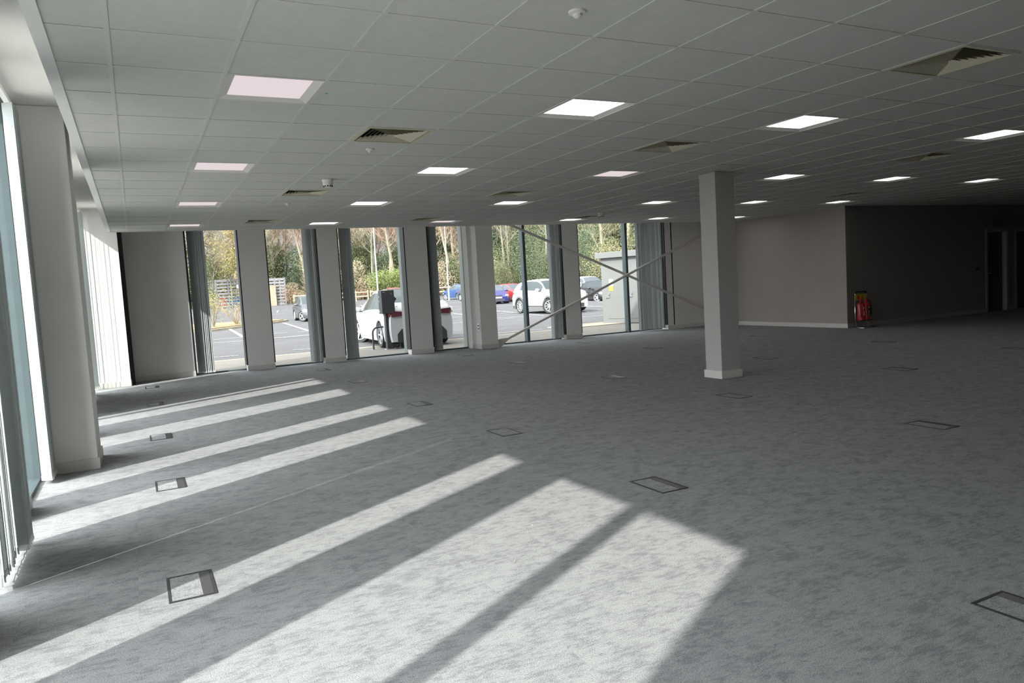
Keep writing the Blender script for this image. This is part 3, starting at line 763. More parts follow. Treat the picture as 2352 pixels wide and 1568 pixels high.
def make_bush(seed, m_, n=1500, name='shrub', size=0.055, blobs=9, R=(1.5, 1.3), h=2.4, stems=7):
    rg = random.Random(seed); root = empty(name); lf = MB(); st = MB(); n = int(n*2.6)
    for k_ in range(blobs):
        a_ = rg.uniform(0, 2*PI); q = rg.uniform(0, 1)**0.6
        zc = rg.uniform(0.25, 0.85)*h
        quad_leaves(lf, (math.cos(a_)*R[0]*q*0.7, math.sin(a_)*R[1]*q*0.7, zc), (R[0]*0.55, R[1]*0.55, h*0.30), n//blobs, size, rg)
    for k_ in range(stems):
        a_ = rg.uniform(0, 2*PI); e_ = Vector((math.cos(a_)*R[0]*rg.uniform(.2,.8), math.sin(a_)*R[1]*rg.uniform(.2,.8), h*rg.uniform(.6,.95)))
        st.tube([(0,0,-0.1), e_*0.5+Vector((0,0,0.15)), e_], [0.03, 0.018, 0.008], 5, cap=False)
    lf.build('foliage', M[m_], root); st.build('stems', M['bark2'], root)
    return root

variants = [
 (make_tree(1, 0, 17, 3000), 'bare tan woodland tree with fine twigs behind the car park', 'bare woodland trees'),
 (make_tree(2, 30, 16, 2400, 'bark2'), 'woodland tree with ivy climbing its trunk behind the car park', 'ivy-clad woodland trees'),
 (make_tree(3, 0, 18, 3200, 'bark', 'twig', 1.2), None, None),
 (make_tree(4, 36, 15, 2200, 'bark2', 'twig', 0.9), None, None),
 (make_tree(5, 0, 14, 2800, 'bark', 'twigred', 1.1), 'bare tree with reddish twigs behind the car park', 'reddish woodland trees'),
 (make_tree(6, 16, 17, 2800, 'bark2', 'twig', 1.1), None, None)]
TL = {0: 0, 1: 1, 2: 0, 3: 1, 4: 4, 5: 1}
rg = random.Random(42)
first = [True]*6
CAMX, CAMY = 0.606, -4.73
def polar(az, D):
    a_ = math.radians(az); return CAMX + math.sin(a_)*D, CAMY + math.cos(a_)*D
ti = 0
for row in range(4):
    n_ = 19
    for k_ in range(n_):
        az = -1 + 41*(k_+rg.uniform(-.35,.35)+0.25*row)/n_
        D = 106 - max(0, az-14)*0.9 + row*6 + rg.uniform(-1.5, 1.5)
        x, y = polar(az, D)
        vi = rg.choice([0, 1, 2, 3, 4, 5, 0, 2, 5])
        root, lab, grp = variants[vi]
        s_ = rg.uniform(0.85, 1.25)
        if first[vi]: o = root; first[vi] = False; o.location = (x, y, gz(y)); o.scale = (s_, s_, s_); o.rotation_euler = (0,0,rg.uniform(0,6.28))
        else: o = dup(root, (x, y, gz(y)), rg.uniform(0, 6.28), (s_, s_, s_))
        lab, grp = variants[TL[vi]][1], variants[TL[vi]][2]
        tag(o, lab, 'tree', grp)
bushes = [
 (make_bush(11, 'leafolive', 1700), 'olive brown undergrowth shrub at the edge of the wood', 'olive shrubs at the wood edge'),
 (make_bush(12, 'leafdark', 1900, R=(1.6, 1.5), h=3.0), 'dark green evergreen shrub at the edge of the wood', 'dark evergreen shrubs at the wood edge'),
 (make_bush(13, 'twig', 1700), 'pale brown twiggy shrub at the edge of the wood', 'brown shrubs at the wood edge'),
 (make_bush(14, 'ivy', 1700, h=2.8), 'mid green ivy thicket at the edge of the wood', 'green thickets at the wood edge')]
fb_ = [True]*4
for row in range(4):
    for k_ in range(24):
        az = -1 + 41*(k_+rg.uniform(-.4,.4))/24
        D = 103 - max(0, az-14)*0.9 + row*3.2 + rg.uniform(-1, 1)
        if az > 37.5: continue
        x, y = polar(az, D); vi = rg.choice([0, 0, 1, 2, 3, 3, 2]) if az < 22 else rg.choice([1, 3, 0, 3])
        root, lab, grp = bushes[vi]; s_ = rg.uniform(1.1, 1.7)*(1+0.12*row); sz = s_*rg.uniform(0.9, 1.4)*(1+0.1*row)
        if fb_[vi]: o = root; fb_[vi] = False; o.location = (x, y, gz(y)); o.scale = (s_, s_, sz)
        else: o = dup(root, (x, y, gz(y)), rg.uniform(0, 6.28), (s_, s_, sz))
        tag(o, lab, 'shrub', grp)
def place(o, az, D, s_, lab, cat, sz=None):
    x, y = polar(az, D); o.location = (x, y, gz(y)); o.scale = (s_, s_, sz or s_); tag(o, lab, cat)
place(make_tree(21, 0, 8, 700, 'bark2', 'twig', 1.3, ('leafyellow', 260), 'willow_tree'), 6.3, 96, 1.15, 'yellow catkin willow behind the slatted bin store', 'tree')
place(make_tree(25, 30, 9, 700, 'bark2', 'twig', 1.0, None, 'ivy_tree'), 4.9, 95, 1.1, 'dark ivy-covered tree left of the yellow willow', 'tree')
place(make_tree(22, 0, 5, 900, 'bark', 'twig', 1.1, None, 'young_tree'), 12.1, 70, 0.9, 'small bare pale tree by the hedge gap', 'tree')
place(make_bush(23, 'leafgreen', 2200, name='green_bush', h=2.6, R=(2.4, 1.6)), 17.2, 96, 1.5, 'bright yellow-green bush behind the charging car', 'shrub')
place(make_bush(27, 'leafdark', 1500, name='green_bush', h=2.6, R=(1.3, 1.3)), 14.4, 98, 1.4, 'dark green bush behind the copper hedge', 'shrub')
place(make_bush(24, 'leafdark', 4200, name='evergreen_tree', h=7.2, R=(2.6, 2.2), blobs=18), 29.0, 78, 1.0, 'large dark green evergreen behind the white suv with black arches', 'tree')
place(make_bush(26, 'leafdark', 4200, name='evergreen_tree', h=7.0, R=(3.0, 2.4), blobs=18), 32.6, 80, 1.0, 'large dark evergreen behind the black hatchback', 'tree')
place(make_bush(28, 'leafolive', 3200, name='evergreen_tree', h=5.2, R=(3.0, 2.0), blobs=16), 34.4, 74, 1.0, 'yellowish green bushy tree beside the grey cabinet', 'tree')
place(make_bush(29, 'ivy', 3000, name='evergreen_tree', h=5.0, R=(2.6, 2.0), blobs=16), 26.2, 80, 1.0, 'mid green bushy tree behind the red car', 'tree')
# bare shrub on the island
rgi = random.Random(5)
root = empty('bare_shrub', (5.5, 38.0, gz(38)+0.14)); st = MB()
for k_ in range(22):
    a_ = rgi.uniform(0, 2*PI); L_ = rgi.uniform(1.0, 2.1); e_ = Vector((math.cos(a_)*L_*0.75, math.sin(a_)*L_*0.75, L_*rgi.uniform(0.45, 1.0)))
    m_ = e_*0.5 + Vector((rgi.uniform(-.1,.1), rgi.uniform(-.1,.1), 0.25)); st.tube([(0,0,-0.1), m_, e_], [0.018, 0.011, 0.005], 4, cap=False)
    for q in range(5):
        d2 = Vector((rgi.uniform(-1,1), rgi.uniform(-1,1), rgi.uniform(0,1)))*0.35; st.tube([m_+(e_-m_)*rgi.random(), m_+(e_-m_)*rgi.random()+d2], [0.010, 0.005], 3, cap=False)
st.build('stems', M['twig'], root)
lf = MB(); quad_leaves(lf, (0,0,1.2), (1.2,1.2,0.9), 220, 0.035, rgi); lf.build('buds', M['leafyellow'], root)
tag(root, 'bare spreading shrub in the bark bed outside the leftmost far window', 'shrub')
root = make_bush(31, 'leafyellow', 260, name='yellow_shrub', size=0.03, h=2.0, R=(0.8, 0.8), stems=9); root.location = (4.1, 36.2, gz(36)+0.14)
tag(root, 'sparse yellow-leaved shrub at the left of the bark bed', 'shrub')

# copper hedge in three lengths with a post-and-rail fence
def hedge(az0, az1, D0, D1, hh, lab):
    p0 = Vector(polar(az0, D0)); p1 = Vector(polar(az1, D1)); d = p1-p0; L_ = d.length
    r = empty('beech_hedge', (p0.x, p0.y, gz(p0.y)), math.atan2(d.y, d.x)); rg_ = random.Random(int(az0*100)); lf = MB(); st = MB()
    for k_ in range(int(L_*2)):
        quad_leaves(lf, (L_*(k_+.5)/int(L_*2), 0, hh*0.52), (0.5, 0.5, hh*0.5), 170, 0.055, rg_)
        x = L_*(k_+.5)/int(L_*2); st.tube([(x, 0, -0.2), (x+rg_.uniform(-.2,.2), 0, hh*0.85)], [0.03, 0.015], 4, cap=False)
    lf.build('foliage', M['copper'], r); st.build('stems', M['bark2'], r)
    tag(r, lab, 'hedge')
hedge(14.2, 17.0, 97, 97, 1.5, 'copper brown beech hedge left of the charger')
hedge(18.0, 19.0, 97, 97, 1.5, 'short copper hedge right of the charger')
hedge(9.8, 10.9, 93, 93, 2.3, 'copper hedge beside the slatted fence end')
hedge(12.0, 12.9, 93, 93, 2.3, 'copper hedge right of the fence gap by the parked grey car')
def rail_fence(az0, az1, D, n, hh, lab):
    p0 = Vector(polar(az0, D)); p1 = Vector(polar(az1, D)); d = p1-p0; L_ = d.length
    r = empty('rail_fence', (p0.x, p0.y, gz(p0.y)), math.atan2(d.y, d.x))
    for k_ in range(n+1):
        a = MB(); x = L_*k_/n; a.box(x-0.07, x+0.07, -0.07, 0.07, -0.6, hh+0.12); a.build('post', M['timber'], r)
    for z in (hh-0.05, hh*0.5):
        a = MB(); a.box(0, L_, -0.11, -0.07, z-0.09, z+0.05); a.build('rail', M['timber'], r)
    tag(r, lab, 'fence')
rail_fence(16.2, 24.2, 94, 8, 1.1, 'pale timber post-and-rail fence behind the blue hatchback')
rail_fence(10.6, 16.0, 91.5, 6, 1.1, 'pale timber post-and-rail fence at the gap in the hedge')

# slatted timber bin store and bins
def slat_panel(p0, p1, hh, lab, posts=4, ns=9, pallet=True):
    p0 = Vector(p0); p1 = Vector(p1); d = p1-p0; L_ = d.length
    r = empty('slatted_fence', (p0.x, p0.y, gz(p0.y)), math.atan2(d.y, d.x))
    for k_ in range(ns):
        z0 = hh*(k_+0.15)/ns
        a = MB(); a.box(0, L_, -0.04, -0.01, z0, z0+hh/ns*(0.78 if k_ == ns-1 else 0.62)); a.build('slat', M['timbergrey'], r)
    for k_ in range(posts):
        x = L_*k_/(posts-1); a = MB(); a.box(x-0.09, x+0.09, 0.0, 0.12, -0.5, hh); a.build('post', M['timbergrey'], r)
    tag(r, lab, 'fence')
slat_panel((9.6, 92.5), (15.1, 90.0), 3.5, 'weathered grey slatted fence of the bin store in the leftmost far window', 5)
slat_panel((15.9, 88.4), (17.0, 87.9), 3.3, 'weathered grey slatted fence end in the second far window', 3)
slat_panel((15.1, 90.0), (15.9, 88.4), 3.3, 'weathered grey slatted fence return between the two store fronts', 2)
a = MB(); a.box(-0.35, 0.35, -0.05, 0.05, 2.35, 2.75); o = a.build('notice_board', M['signwhite'], None, loc=(12.2, 91.2, gz(91))); tag(o, 'small white notice fixed to the bin store fence', 'sign')
a = MB(); a.box(-0.45, 0.35, -0.06, 0.06, -0.1, 2.4); o = a.build('timber_gate', M['timberbrown'], None, loc=(15.55, 88.0, gz(88))); tag(o, 'brown timber gate beside the slatted fence end', 'gate')
a = MB(); a.box(-1.2, 1.0, -1, 1, -0.2, 3.2); a.box(-1.3, 1.1, -1.1, 1.1, 3.2, 3.4); o = a.build('grey_kiosk', M['cabinet'], None, loc=(8.9, 94.5, gz(94)), bevel=0.02); tag(o, 'pale grey kiosk left of the bin store', 'kiosk')
def bin_(x, y, m_, lab):
    r = empty('wheeled_bin', (x, y, gz(y)))
    a = MB(); a.add([(-.6,-.45,.15),(.6,-.45,.15),(.6,.45,.15),(-.6,.45,.15),(-.7,-.55,1.2),(.7,-.55,1.2),(.7,.55,1.2),(-.7,.55,1.2)], [(0,3,2,1),(4,5,6,7),(0,1,5,4),(1,2,6,5),(2,3,7,6),(3,0,4,7)]); a.build('tub', m_, r, bevel=0.03)
    a = MB(); a.box(-.74, .74, -.6, .6, 1.2, 1.34); a.build('lid', m_, r, bevel=0.04)
    for sx in (-.5, .5):
        a = MB(); a.tube([(sx, -.42, .08), (sx, -.34, .08)], 0.08, 10); a.build('wheel', M['tyre'], r)
    tag(r, lab, 'bin')
bin_(10.15, 94.2, M['binred'], 'red wheeled bin behind the slatted fence')
bin_(11.75, 93.4, M['binblue'], 'blue wheeled bin behind the slatted fence, left one')
bin_(13.3, 92.6, M['binblue'], 'blue wheeled bin behind the slatted fence, right one')

# lamp poles
for (x, y, hh, lab) in ((17.75, 52.2, 9, 'tall pale lamp pole behind the charger'), (27.1, 60.5, 9, 'tall pale lamp pole behind the blue hatchback')):
    r = empty('lamp_pole', (x, y, gz(y)))
    a = MB(); a.tube([(0,0,-0.1), (0,0,1.2), (0,0,1.25), (0,0,hh)], [0.085, 0.085, 0.062, 0.045], 12); a.build('pole', M['pole'], r, smooth=True)
    a = MB(); a.tube([(0,0,hh-0.05), (0.1,-0.5,hh+0.1)], 0.04, 8); a.box(-0.02, 0.25, -1.1, -0.5, hh+0.05, hh+0.16); a.build('lamp_head', M['pole'], r)
    tag(r, lab, 'lamp post')

# ------------------------------------------------------------------ charger, hoop barrier, cabinet
r = empty('charging_post', (6.60, 14.42, -0.096))
a = MB(); a.box(-0.13, 0.13, -0.10, 0.10, 0, 0.02); a.build('base_plate', M['pole'], r)
a = MB(); a.box(-0.095, 0.095, -0.08, 0.08, 0.02, 1.10); a.build('post', M['cartrim'], r, bevel=0.01)
a = MB(); a.box(-0.20, 0.155, -0.17, 0.13, 0.96, 1.58); hd = a.build('charge_unit', M['cartrim'], r, bevel=0.015)
a = MB(); a.add([(0.155,-0.1,1.42),(0.155,0.05,1.42),(0.235,0.05,1.34),(0.235,-0.1,1.34),(0.155,-0.1,1.22),(0.155,0.05,1.22)], [(0,3,2,1),(3,4,5,2),(0,4,3),(1,2,5),(0,1,5,4)]); a.build('cable_holder', M['cartrim'], hd)
a = MB(); a.box(-0.16, -0.10, -0.173, -0.17, 1.52, 1.54); a.box(0.06, 0.075, -0.173, -0.17, 1.46, 1.50); a.build('status_strip', M['pole'], hd)
for z in (1.39, 1.27, 1.0):
    a = MB(); a.box(-0.212, -0.20, -0.02, 0.03, z, z+0.05); a.build('side_bolt', M['chrome'], hd)
a = MB(); a.tube([(0.10, -0.02, 1.06), (0.25, 0.0, 1.12), (0.33, 0.02, 1.02), (0.40, 0.03, 0.80), (0.42, 0.02, 0.55), (0.36, -0.02, 0.30), (0.42, -0.02, 0.04), (0.52, 0.0, 0.015), (0.60, 0.1, 0.015)], 0.012, 8); a.build('cable', M['rubber'], r, smooth=True)
a = MB(); a.tube([(0.26, 0.0, 1.13), (0.45, 0.25, 0.98), (0.55, 0.45, 0.93)], 0.014, 8); a.build('plug_cable', M['rubber'], r, smooth=True)
tag(r, 'black car charging post with cable in front of the white car', 'charger')
r = empty('hoop_barrier', (6.62, 14.72, -0.096)); a = MB(); hw = 0.385; P_ = [(-hw, 0, 0)]
P_ += [(-hw, 0, 0.45)] + [(-hw+0.15-0.15*math.cos(t_), 0, 0.45+0.15*math.sin(t_)) for t_ in (0.4, 0.8, 1.2, PI/2)]
P_ += [(hw-0.15+0.15*math.sin(t_), 0, 0.45+0.15*math.cos(t_)) for t_ in (0, 0.4, 0.8, 1.2)] + [(hw, 0, 0.45), (hw, 0, 0)]
a.tube(P_, 0.024, 12); a.build('hoop', M['cartrim'], r, smooth=True)
for sx in (-hw, hw):
    a = MB(); a.lathe([(0.0001, 0.008), (0.06, 0.008), (0.06, 0)], 14); o = a.build('foot_plate', M['pole'], r); o.location = (sx, 0, 0)
tag(r, 'black steel hoop barrier guarding the charging post', 'barrier')
r = empty('utility_cabinet', (15.02, 16.75, -0.07), math.atan2(-0.90, 0.42))
a = MB(); a.box(0.0, 2.1, 0.0, 1.1, 0.04, 2.22); cb = a.build('body', M['cabinet'], r, bevel=0.01)
a = MB(); a.box(-0.02, 2.12, -0.02, 1.12, 0.0, 0.05); a.build('plinth', M['cabinet'], r)
a = MB(); a.box(-0.14, 2.24, -0.14, 1.24, 2.22, 2.42); a.build('roof', M['cabinet'], r, bevel=0.01)
for k_, (x0, x1) in enumerate(((0.22, 1.00), (1.10, 1.88))):
    a = MB(); a.box(x0-0.008, x1+0.008, -0.006, 0.0, 0.14, 2.02); a.box(x0, x1, -0.014, -0.006, 0.15, 2.01)
    for z in (0.3, 1.9): a.box(x0+0.02, x0+0.07, -0.018, -0.014, z-0.05, z+0.05)
    a.m = [1]*6 + [0]*(len(a.f)-6); dr = a.build('cabinet_door', [M['cabinet'], M['cabdark']], r)
    a = MB(); a.box(x0+0.02-0.08, x0+0.10, -0.035, -0.014, 0.86, 0.91); a.box(x0+0.05, x0+0.09, -0.05, -0.014, 0.95, 1.03); a.build('lock', M['chrome'], dr)
a = MB(); a.box(0.31, 0.46, -0.020, -0.014, 1.26, 1.50); sg = a.build('warning_sign', M['signwhite'], r)
a = MB(); a.box(0.31, 0.46, -0.022, -0.014, 1.10, 1.26); sg2 = a.build('warning_sign', M['yellow'], r)
a = MB(); a.add([(0.345,-0.022,1.33),(0.425,-0.022,1.33),(0.385,-0.022,1.42)], [(0,1,2)]); a.build('triangle_symbol', M['yellow'], sg)
def text(body, size, loc, rot, m_, parent, name='lettering'):
    cu = bpy.data.curves.new(name, 'FONT'); cu.body = body; cu.size = size; cu.align_x = 'CENTER'; cu.extrude = 0.0005
    o = bpy.data.objects.new(name, cu); C.objects.link(o); cu.materials.append(m_)
    bpy.context.view_layer.update()
    me = bpy.data.meshes.new_from_object(o.evaluated_get(bpy.context.evaluated_depsgraph_get()))
    bpy.data.objects.remove(o); o = bpy.data.objects.new(name, me); C.objects.link(o)
    o.location = loc; o.rotation_euler = rot; o.parent = parent
    return o
text('Danger', 0.045, (0.385, -0.0235, 1.20), (PI/2, 0, 0), M['platetext'], sg2)
a = MB()
for z in (1.17, 1.15, 1.13): a.box(0.33, 0.44, -0.0235, -0.022, z, z+0.008)
a.build('small_print', M['platetext'], sg2)
tag(r, 'tall grey metal utility cabinet with yellow warning sign outside the windows', 'cabinet')

# ------------------------------------------------------------------ cars
def interp(cp, x):
    if x <= cp[0][0]: return cp[0][1]
    for i in range(len(cp)-1):
        if x <= cp[i+1][0]:
            x0, y0 = cp[i]; x1, y1 = cp[i+1]; t_ = (x-x0)/(x1-x0)
            xm, ym = cp[i-1] if i > 0 else (2*x0-x1, 2*y0-y1); xp, yp = cp[i+2] if i+2 < len(cp) else (2*x1-x0, 2*y1-y0)
            m0 = (y1-ym)/(x1-xm)*(x1-x0); m1 = (yp-y0)/(xp-x0)*(x1-x0)
            h = t_*t_*(3-2*t_)
            c = (2*t_**3-3*t_**2+1)*y0 + (t_**3-2*t_**2+t_)*m0 + (-2*t_**3+3*t_**2)*y1 + (t_**3-t_**2)*m1
            lin = y0 + (y1-y0)*t_
            return 0.5*c + 0.5*lin
    return cp[-1][1]
def car(name, loc, heading, paintm, S, label, glass='carglass', cat='car', tail='taillight', claddings=False, plate=None, rim=10):
    """origin at the middle of the rear axle on the ground, +x forward"""
    root = empty(name, loc, heading)
    WB, R = S['wb'], S['R']; xr, xf = -S['ro'], WB+S['fo']; hw = S['w']/2
    top, belt = S['top'], S['belt']; bot = S.get('bot', 0.20)
    N_ = 84; xs = [xr + (xf-xr)*i/N_ for i in range(N_+1)]
    for ax in (0, WB):
        xs += [ax-R-0.05, ax+R+0.05]
    xs = sorted(xs)
    def wid(x):
        t_ = (x-xr)/(xf-xr); e_ = 1.0
        ef = S.get('nr', 0.55); er = S.get('rr', 0.35)
        if x > xf-ef: q = (x-(xf-ef))/ef; e_ = 1-0.26*q**2.4
        if x < xr+er: q = ((xr+er)-x)/er; e_ = min(e_, 1-0.10*q**2.2)
        return hw*e_
    rows = []; RA = R+0.045
    for x in xs:
        w_ = wid(x); zt = interp(top, x); zb = min(interp(belt, x), zt-0.015)
        h = zt-zb; tum = 0.25*min(1, h/0.5); wb_ = w_*0.955; rw = wb_*(1-tum)
        za = bot
        for ax in (0, WB):
            if abs(x-ax) < RA: za = max(za, R*0.98 + math.sqrt(RA*RA-(x-ax)**2)*1.0)
        za = min(za, zb-0.12)
        def sz(f): return max(bot+(zb-bot)*f, za+0.02*f)
        pts_ = [(0, bot), (w_-0.27, bot), (w_-0.27, za), (w_*0.955, za), (w_*0.985, sz(0.18)), (w_, sz(0.45)), (w_*0.993, sz(0.78)), (wb_, zb),
                (wb_+(rw-wb_)*0.08, zb+h*0.09), (wb_+(rw-wb_)*0.5, zb+h*0.5), (rw, zb+h*0.84), (rw*0.93, zb+h*0.94), (rw*0.6, zt-0.012*min(1, h*4)), (0, zt)]
        rows.append(pts_)
    K_ = len(rows[0])
    verts = []; 
    for i, rw_ in enumerate(rows):
        for (y, z) in rw_: verts.append((xs[i], y, z))
        for (y, z) in rw_: verts.append((xs[i], -y, z))
    body = MB(); gls = MB(); body.v = verts
    gl_faces = []
    sw, ws, rws = S['side'], S['ws'], S['rw']
    for i in range(len(xs)-1):
        xm = (xs[i]+xs[i+1])/2; h = interp(top, xm)-interp(belt, xm)
        for sgn in (0, 1):
            for k_ in range(K_-1):
                a_ = i*2*K_+sgn*K_+k_; q = (a_, a_+1, a_+1+2*K_, a_+2*K_)
                mi = 0; g_l = False
                if k_ in (0, 1, 2): mi = 1
                if k_ == 3 and S.get('sill', True): mi = 1 if claddings else 0
                if k_ in (8, 9) and h > 0.2:
                    for (s0, s1) in sw:
                        if s0 < xm < s1: g_l = True
                    if not g_l and sw[0][0] < xm < sw[-1][1]: mi = 1
                if k_ in (11, 12) and (ws[0] < xm < ws[1] or rws[0] < xm < rws[1]): g_l = True
                if k_ == 12 and S.get('glassroof') and S['glassroof'][0] < xm < S['glassroof'][1]: g_l = True
                if g_l: gl_faces.append(q)
                else: body.f.append(q); body.m.append(mi)
    for i, e_ in ((0, 1), (len(xs)-1, -1)):
        o_ = i*2*K_
        lp = [o_+k_ for k_ in range(K_)] + [o_+K_+k_ for k_ in range(K_-1, -1, -1)]
        for k_ in range(K_-1): body.f.append((o_+k_, o_+k_+1, o_+K_+k_+1, o_+K_+k_)); body.m.append(0 if k_ > 2 else 1)
    used = {}
    for q in gl_faces:
        idx = []
        for v in q:
            if v not in used: used[v] = len(gls.v); gls.v.append(verts[v])
            idx.append(used[v])
        gls.f.append(tuple(idx)); gls.m.append(0)
    bo = body.build('body', [paintm, M['cartrim']], root, smooth=True)
    gls.build('windows', M[glass], root, smooth=True)
    # wheels
    wh0 = None
    for ax in (0, WB):
        for sd in (1, -1):
            wy = sd*(hw-0.125)
            if wh0 is None:
                w_ = MB(); rr_ = R*0.69
                w_.lathe([(rr_, -0.10), (R*0.93, -0.115), (R, -0.08), (R, 0.08), (R*0.93, 0.115), (rr_, 0.10)], 36)
                wh0 = w_.build('wheel', M['tyre'], root, smooth=True)
                d_ = MB(); d_.lathe([(0.0001, 0.045), (rr_, 0.045)], 30); d_.lathe([(0.0001, -0.09), (rr_, -0.09)], 30); d_.build('rim_recess', M['alloydark'], wh0)
                s_ = MB(); s_.lathe([(rr_*0.93, 0.085), (rr_*0.93, 0.105), (rr_*1.02, 0.105), (rr_*1.02, 0.05)], 36); s_.lathe([(0.0001, 0.095), (rr_*0.2, 0.09), (rr_*0.22, 0.05)], 16)
                for k_ in range(rim):
                    T = Matrix.Rotation(2*PI*k_/rim, 4, 'Z'); hw_ = rr_*(0.085 if rim > 6 else 0.14)
                    s_.add([(rr_*0.15,-hw_,0.07),(rr_*0.97,-hw_*0.7,0.085),(rr_*0.97,hw_*0.7,0.085),(rr_*0.15,hw_,0.07),(rr_*0.15,-hw_*0.8,0.092),(rr_*0.97,-hw_*0.5,0.10),(rr_*0.97,hw_*0.5,0.10),(rr_*0.15,hw_*0.8,0.092)],
                           [(4,5,6,7),(0,1,5,4),(2,3,7,6),(1,2,6,5),(3,0,4,7)], 0, T)
                s_.build('rim', M['alloy'], wh0)
                o = wh0
            else:
                o = wh0.copy(); C.objects.link(o); o.parent = root
                for ch in wh0.children: c2 = ch.copy(); C.objects.link(c2); c2.parent = o
            o.location = (ax, wy, R); o.rotation_euler = (-PI/2 if sd > 0 else PI/2, 0, 0.3*ax)
    if claddings:
        for ax in (0, WB):
            for sd in (1, -1):
                a = MB(); n_ = 18; vs = []
                for k_ in range(n_+1):
                    t_ = PI*(k_/n_)*1.0; 
                    for rr_, yy in ((RA-0.005, 0.0), (RA+0.085, 0.0), (RA+0.08, 0.022), (RA-0.005, 0.022)):
                        vs.append((ax+rr_*math.cos(t_), sd*(hw*0.965+yy+0.015), R*0.98+rr_*math.sin(t_) if k_ not in (0, n_) else R*0.6))
                fs = []
                for k_ in range(n_):
                    for j in range(4): fs.append((k_*4+j, k_*4+(j+1)%4, (k_+1)*4+(j+1)%4, (k_+1)*4+j))
                a.add(vs, fs); a.build('arch_cladding', M['arch'], root)
        for sd in (1, -1):
            a = MB(); a.box(R+0.12, WB-R-0.12, sd*hw*0.955-0.02, sd*hw*0.955+0.035, bot-0.02, bot+0.13); a.build('sill_cladding', M['arch'], root)
    # mirrors
    mx = S['mir']
    for sd in (1, -1):
        a = MB(); z = interp(belt, mx)+0.04
        a.lathe([(0.0001, -0.11), (0.055, -0.09), (0.078, -0.02), (0.07, 0.06), (0.03, 0.11), (0.0001, 0.115)], 14, 0, Matrix.Translation((mx, sd*(hw+0.10), z+0.06)) @ Matrix.Rotation(PI/2, 4, 'X') @ Matrix.Scale(0.85, 4, (1,0,0)))
        a.box(mx-0.02, mx+0.05, min(sd*(hw*0.9), sd*(hw+0.06)), max(sd*(hw*0.9), sd*(hw+0.06)), z-0.02, z+0.02, 1)
        a.build('mirror', [S.get('mirm', paintm), M['cartrim']], root, smooth=True)
    # door seams and handles
    for sd in (1, -1):
        for hx in S.get('handles', ()):
            a = MB(); yy = sd*(hw*0.993+0.008); a.box(hx-0.09, hx+0.09, yy-0.008, yy+0.010, interp(belt, hx)-0.13, interp(belt, hx)-0.105); a.build('door_handle', paintm, root, bevel=0.003)
    # lights, plates, bumper inserts
    zr = S['tz']; tw_, th_ = S['tw'], S['th']
    for sd in (1, -1):
        a = MB(); w_ = wid(xr)
        prof = [(xr-0.022, w_-tw_), (xr-0.022, w_*0.90), (xr+0.01, w_*0.985), (xr+0.20, wid(xr+0.20)+0.014), (xr+0.34, wid(xr+0.34)+0.006)]
        n_ = len(prof); hs = [th_*0.75, th_, th_, th_*0.8, th_*0.25]; vs = []
        for (x, y), hh in zip(prof, hs): vs += [(x, sd*y, zr-hh*0.45), (x, sd*y, zr+hh*0.55), (x+0.05, sd*(y-0.04), zr+hh*0.55), (x+0.05, sd*(y-0.04), zr-hh*0.45)]
        fs = [(0,1,2,3), ((n_-1)*4, (n_-1)*4+3, (n_-1)*4+2, (n_-1)*4+1)]
        for k_ in range(n_-1):
            for j in range(4): fs.append((k_*4+j, k_*4+(j+1)%4, (k_+1)*4+(j+1)%4, (k_+1)*4+j))
        a.add(vs, fs); tl = a.build('tail_light', M[tail], root)
        if S.get('tlstripe'):
            a = MB(); y_ = sd*w_*0.97; a.add([(xr+0.03, sd*(w_+0.012), zr-th_*0.35),(xr+0.16, sd*(wid(xr+.16)+0.017), zr-th_*0.33),(xr+0.16, sd*(wid(xr+.16)+0.017), zr+th_*0.40),(xr+0.03, sd*(w_+0.012), zr+th_*0.42)], [(0,1,2,3)]); a.build('lamp_band', M['taillight'], tl)
        a = MB(); w_ = wid(xf); zh = S['hz']
        prof = [(xf+0.012, w_-0.10), (xf-0.06, w_+0.015), (xf-0.22, wid(xf-0.22)+0.012), (xf-0.42, wid(xf-0.42)+0.004)]
        hs = [0.10, 0.15, 0.17, 0.05]; vs = []; n_ = 4
        for (x, y), hh in zip(prof, hs): vs += [(x, sd*y, zh-hh*0.5), (x, sd*y, zh+hh*0.5), (x-0.05, sd*(y-0.05), zh+hh*0.5), (x-0.05, sd*(y-0.05), zh-hh*0.5)]
        fs = [(0,1,2,3), (12,15,14,13)]
        for k_ in range(n_-1):
            for j in range(4): fs.append((k_*4+j, k_*4+(j+1)%4, (k_+1)*4+(j+1)%4, (k_+1)*4+j))
        a.add(vs, fs); a.build('head_light', M['headlight'], root)
    a = MB(); w_ = wid(xr)
    a.add([(xr-0.012, -w_*0.80, bot-0.02), (xr-0.012, w_*0.80, bot-0.02), (xr-0.012, w_*0.80, bot+0.20), (xr-0.012, w_*0.66, bot+0.34), (xr-0.012, -w_*0.66, bot+0.34), (xr-0.012, -w_*0.80, bot+0.20)] +
          [(xr+0.06, -w_*0.80, bot-0.02), (xr+0.06, w_*0.80, bot-0.02), (xr+0.06, w_*0.80, bot+0.20), (xr+0.06, w_*0.66, bot+0.34), (xr+0.06, -w_*0.66, bot+0.34), (xr+0.06, -w_*0.80, bot+0.20)],
          [(0,1,2,3,4,5), (11,10,9,8,7,6)] + [(i, (i+1)%6, 6+(i+1)%6, 6+i) for i in range(6)])
    a.build('rear_bumper_insert', M['cartrim'], root)
    a = MB(); w_ = wid(xf)
    a.box(xf-0.04, xf+0.012, -w_*0.7, w_*0.7, bot+0.02, bot+0.20); a.box(xf-0.04, xf+0.010, -w_*0.45, w_*0.45, S['hz']-0.06, S['hz']+0.03); a.build('grille', M['cartrim'], root, bevel=0.005)
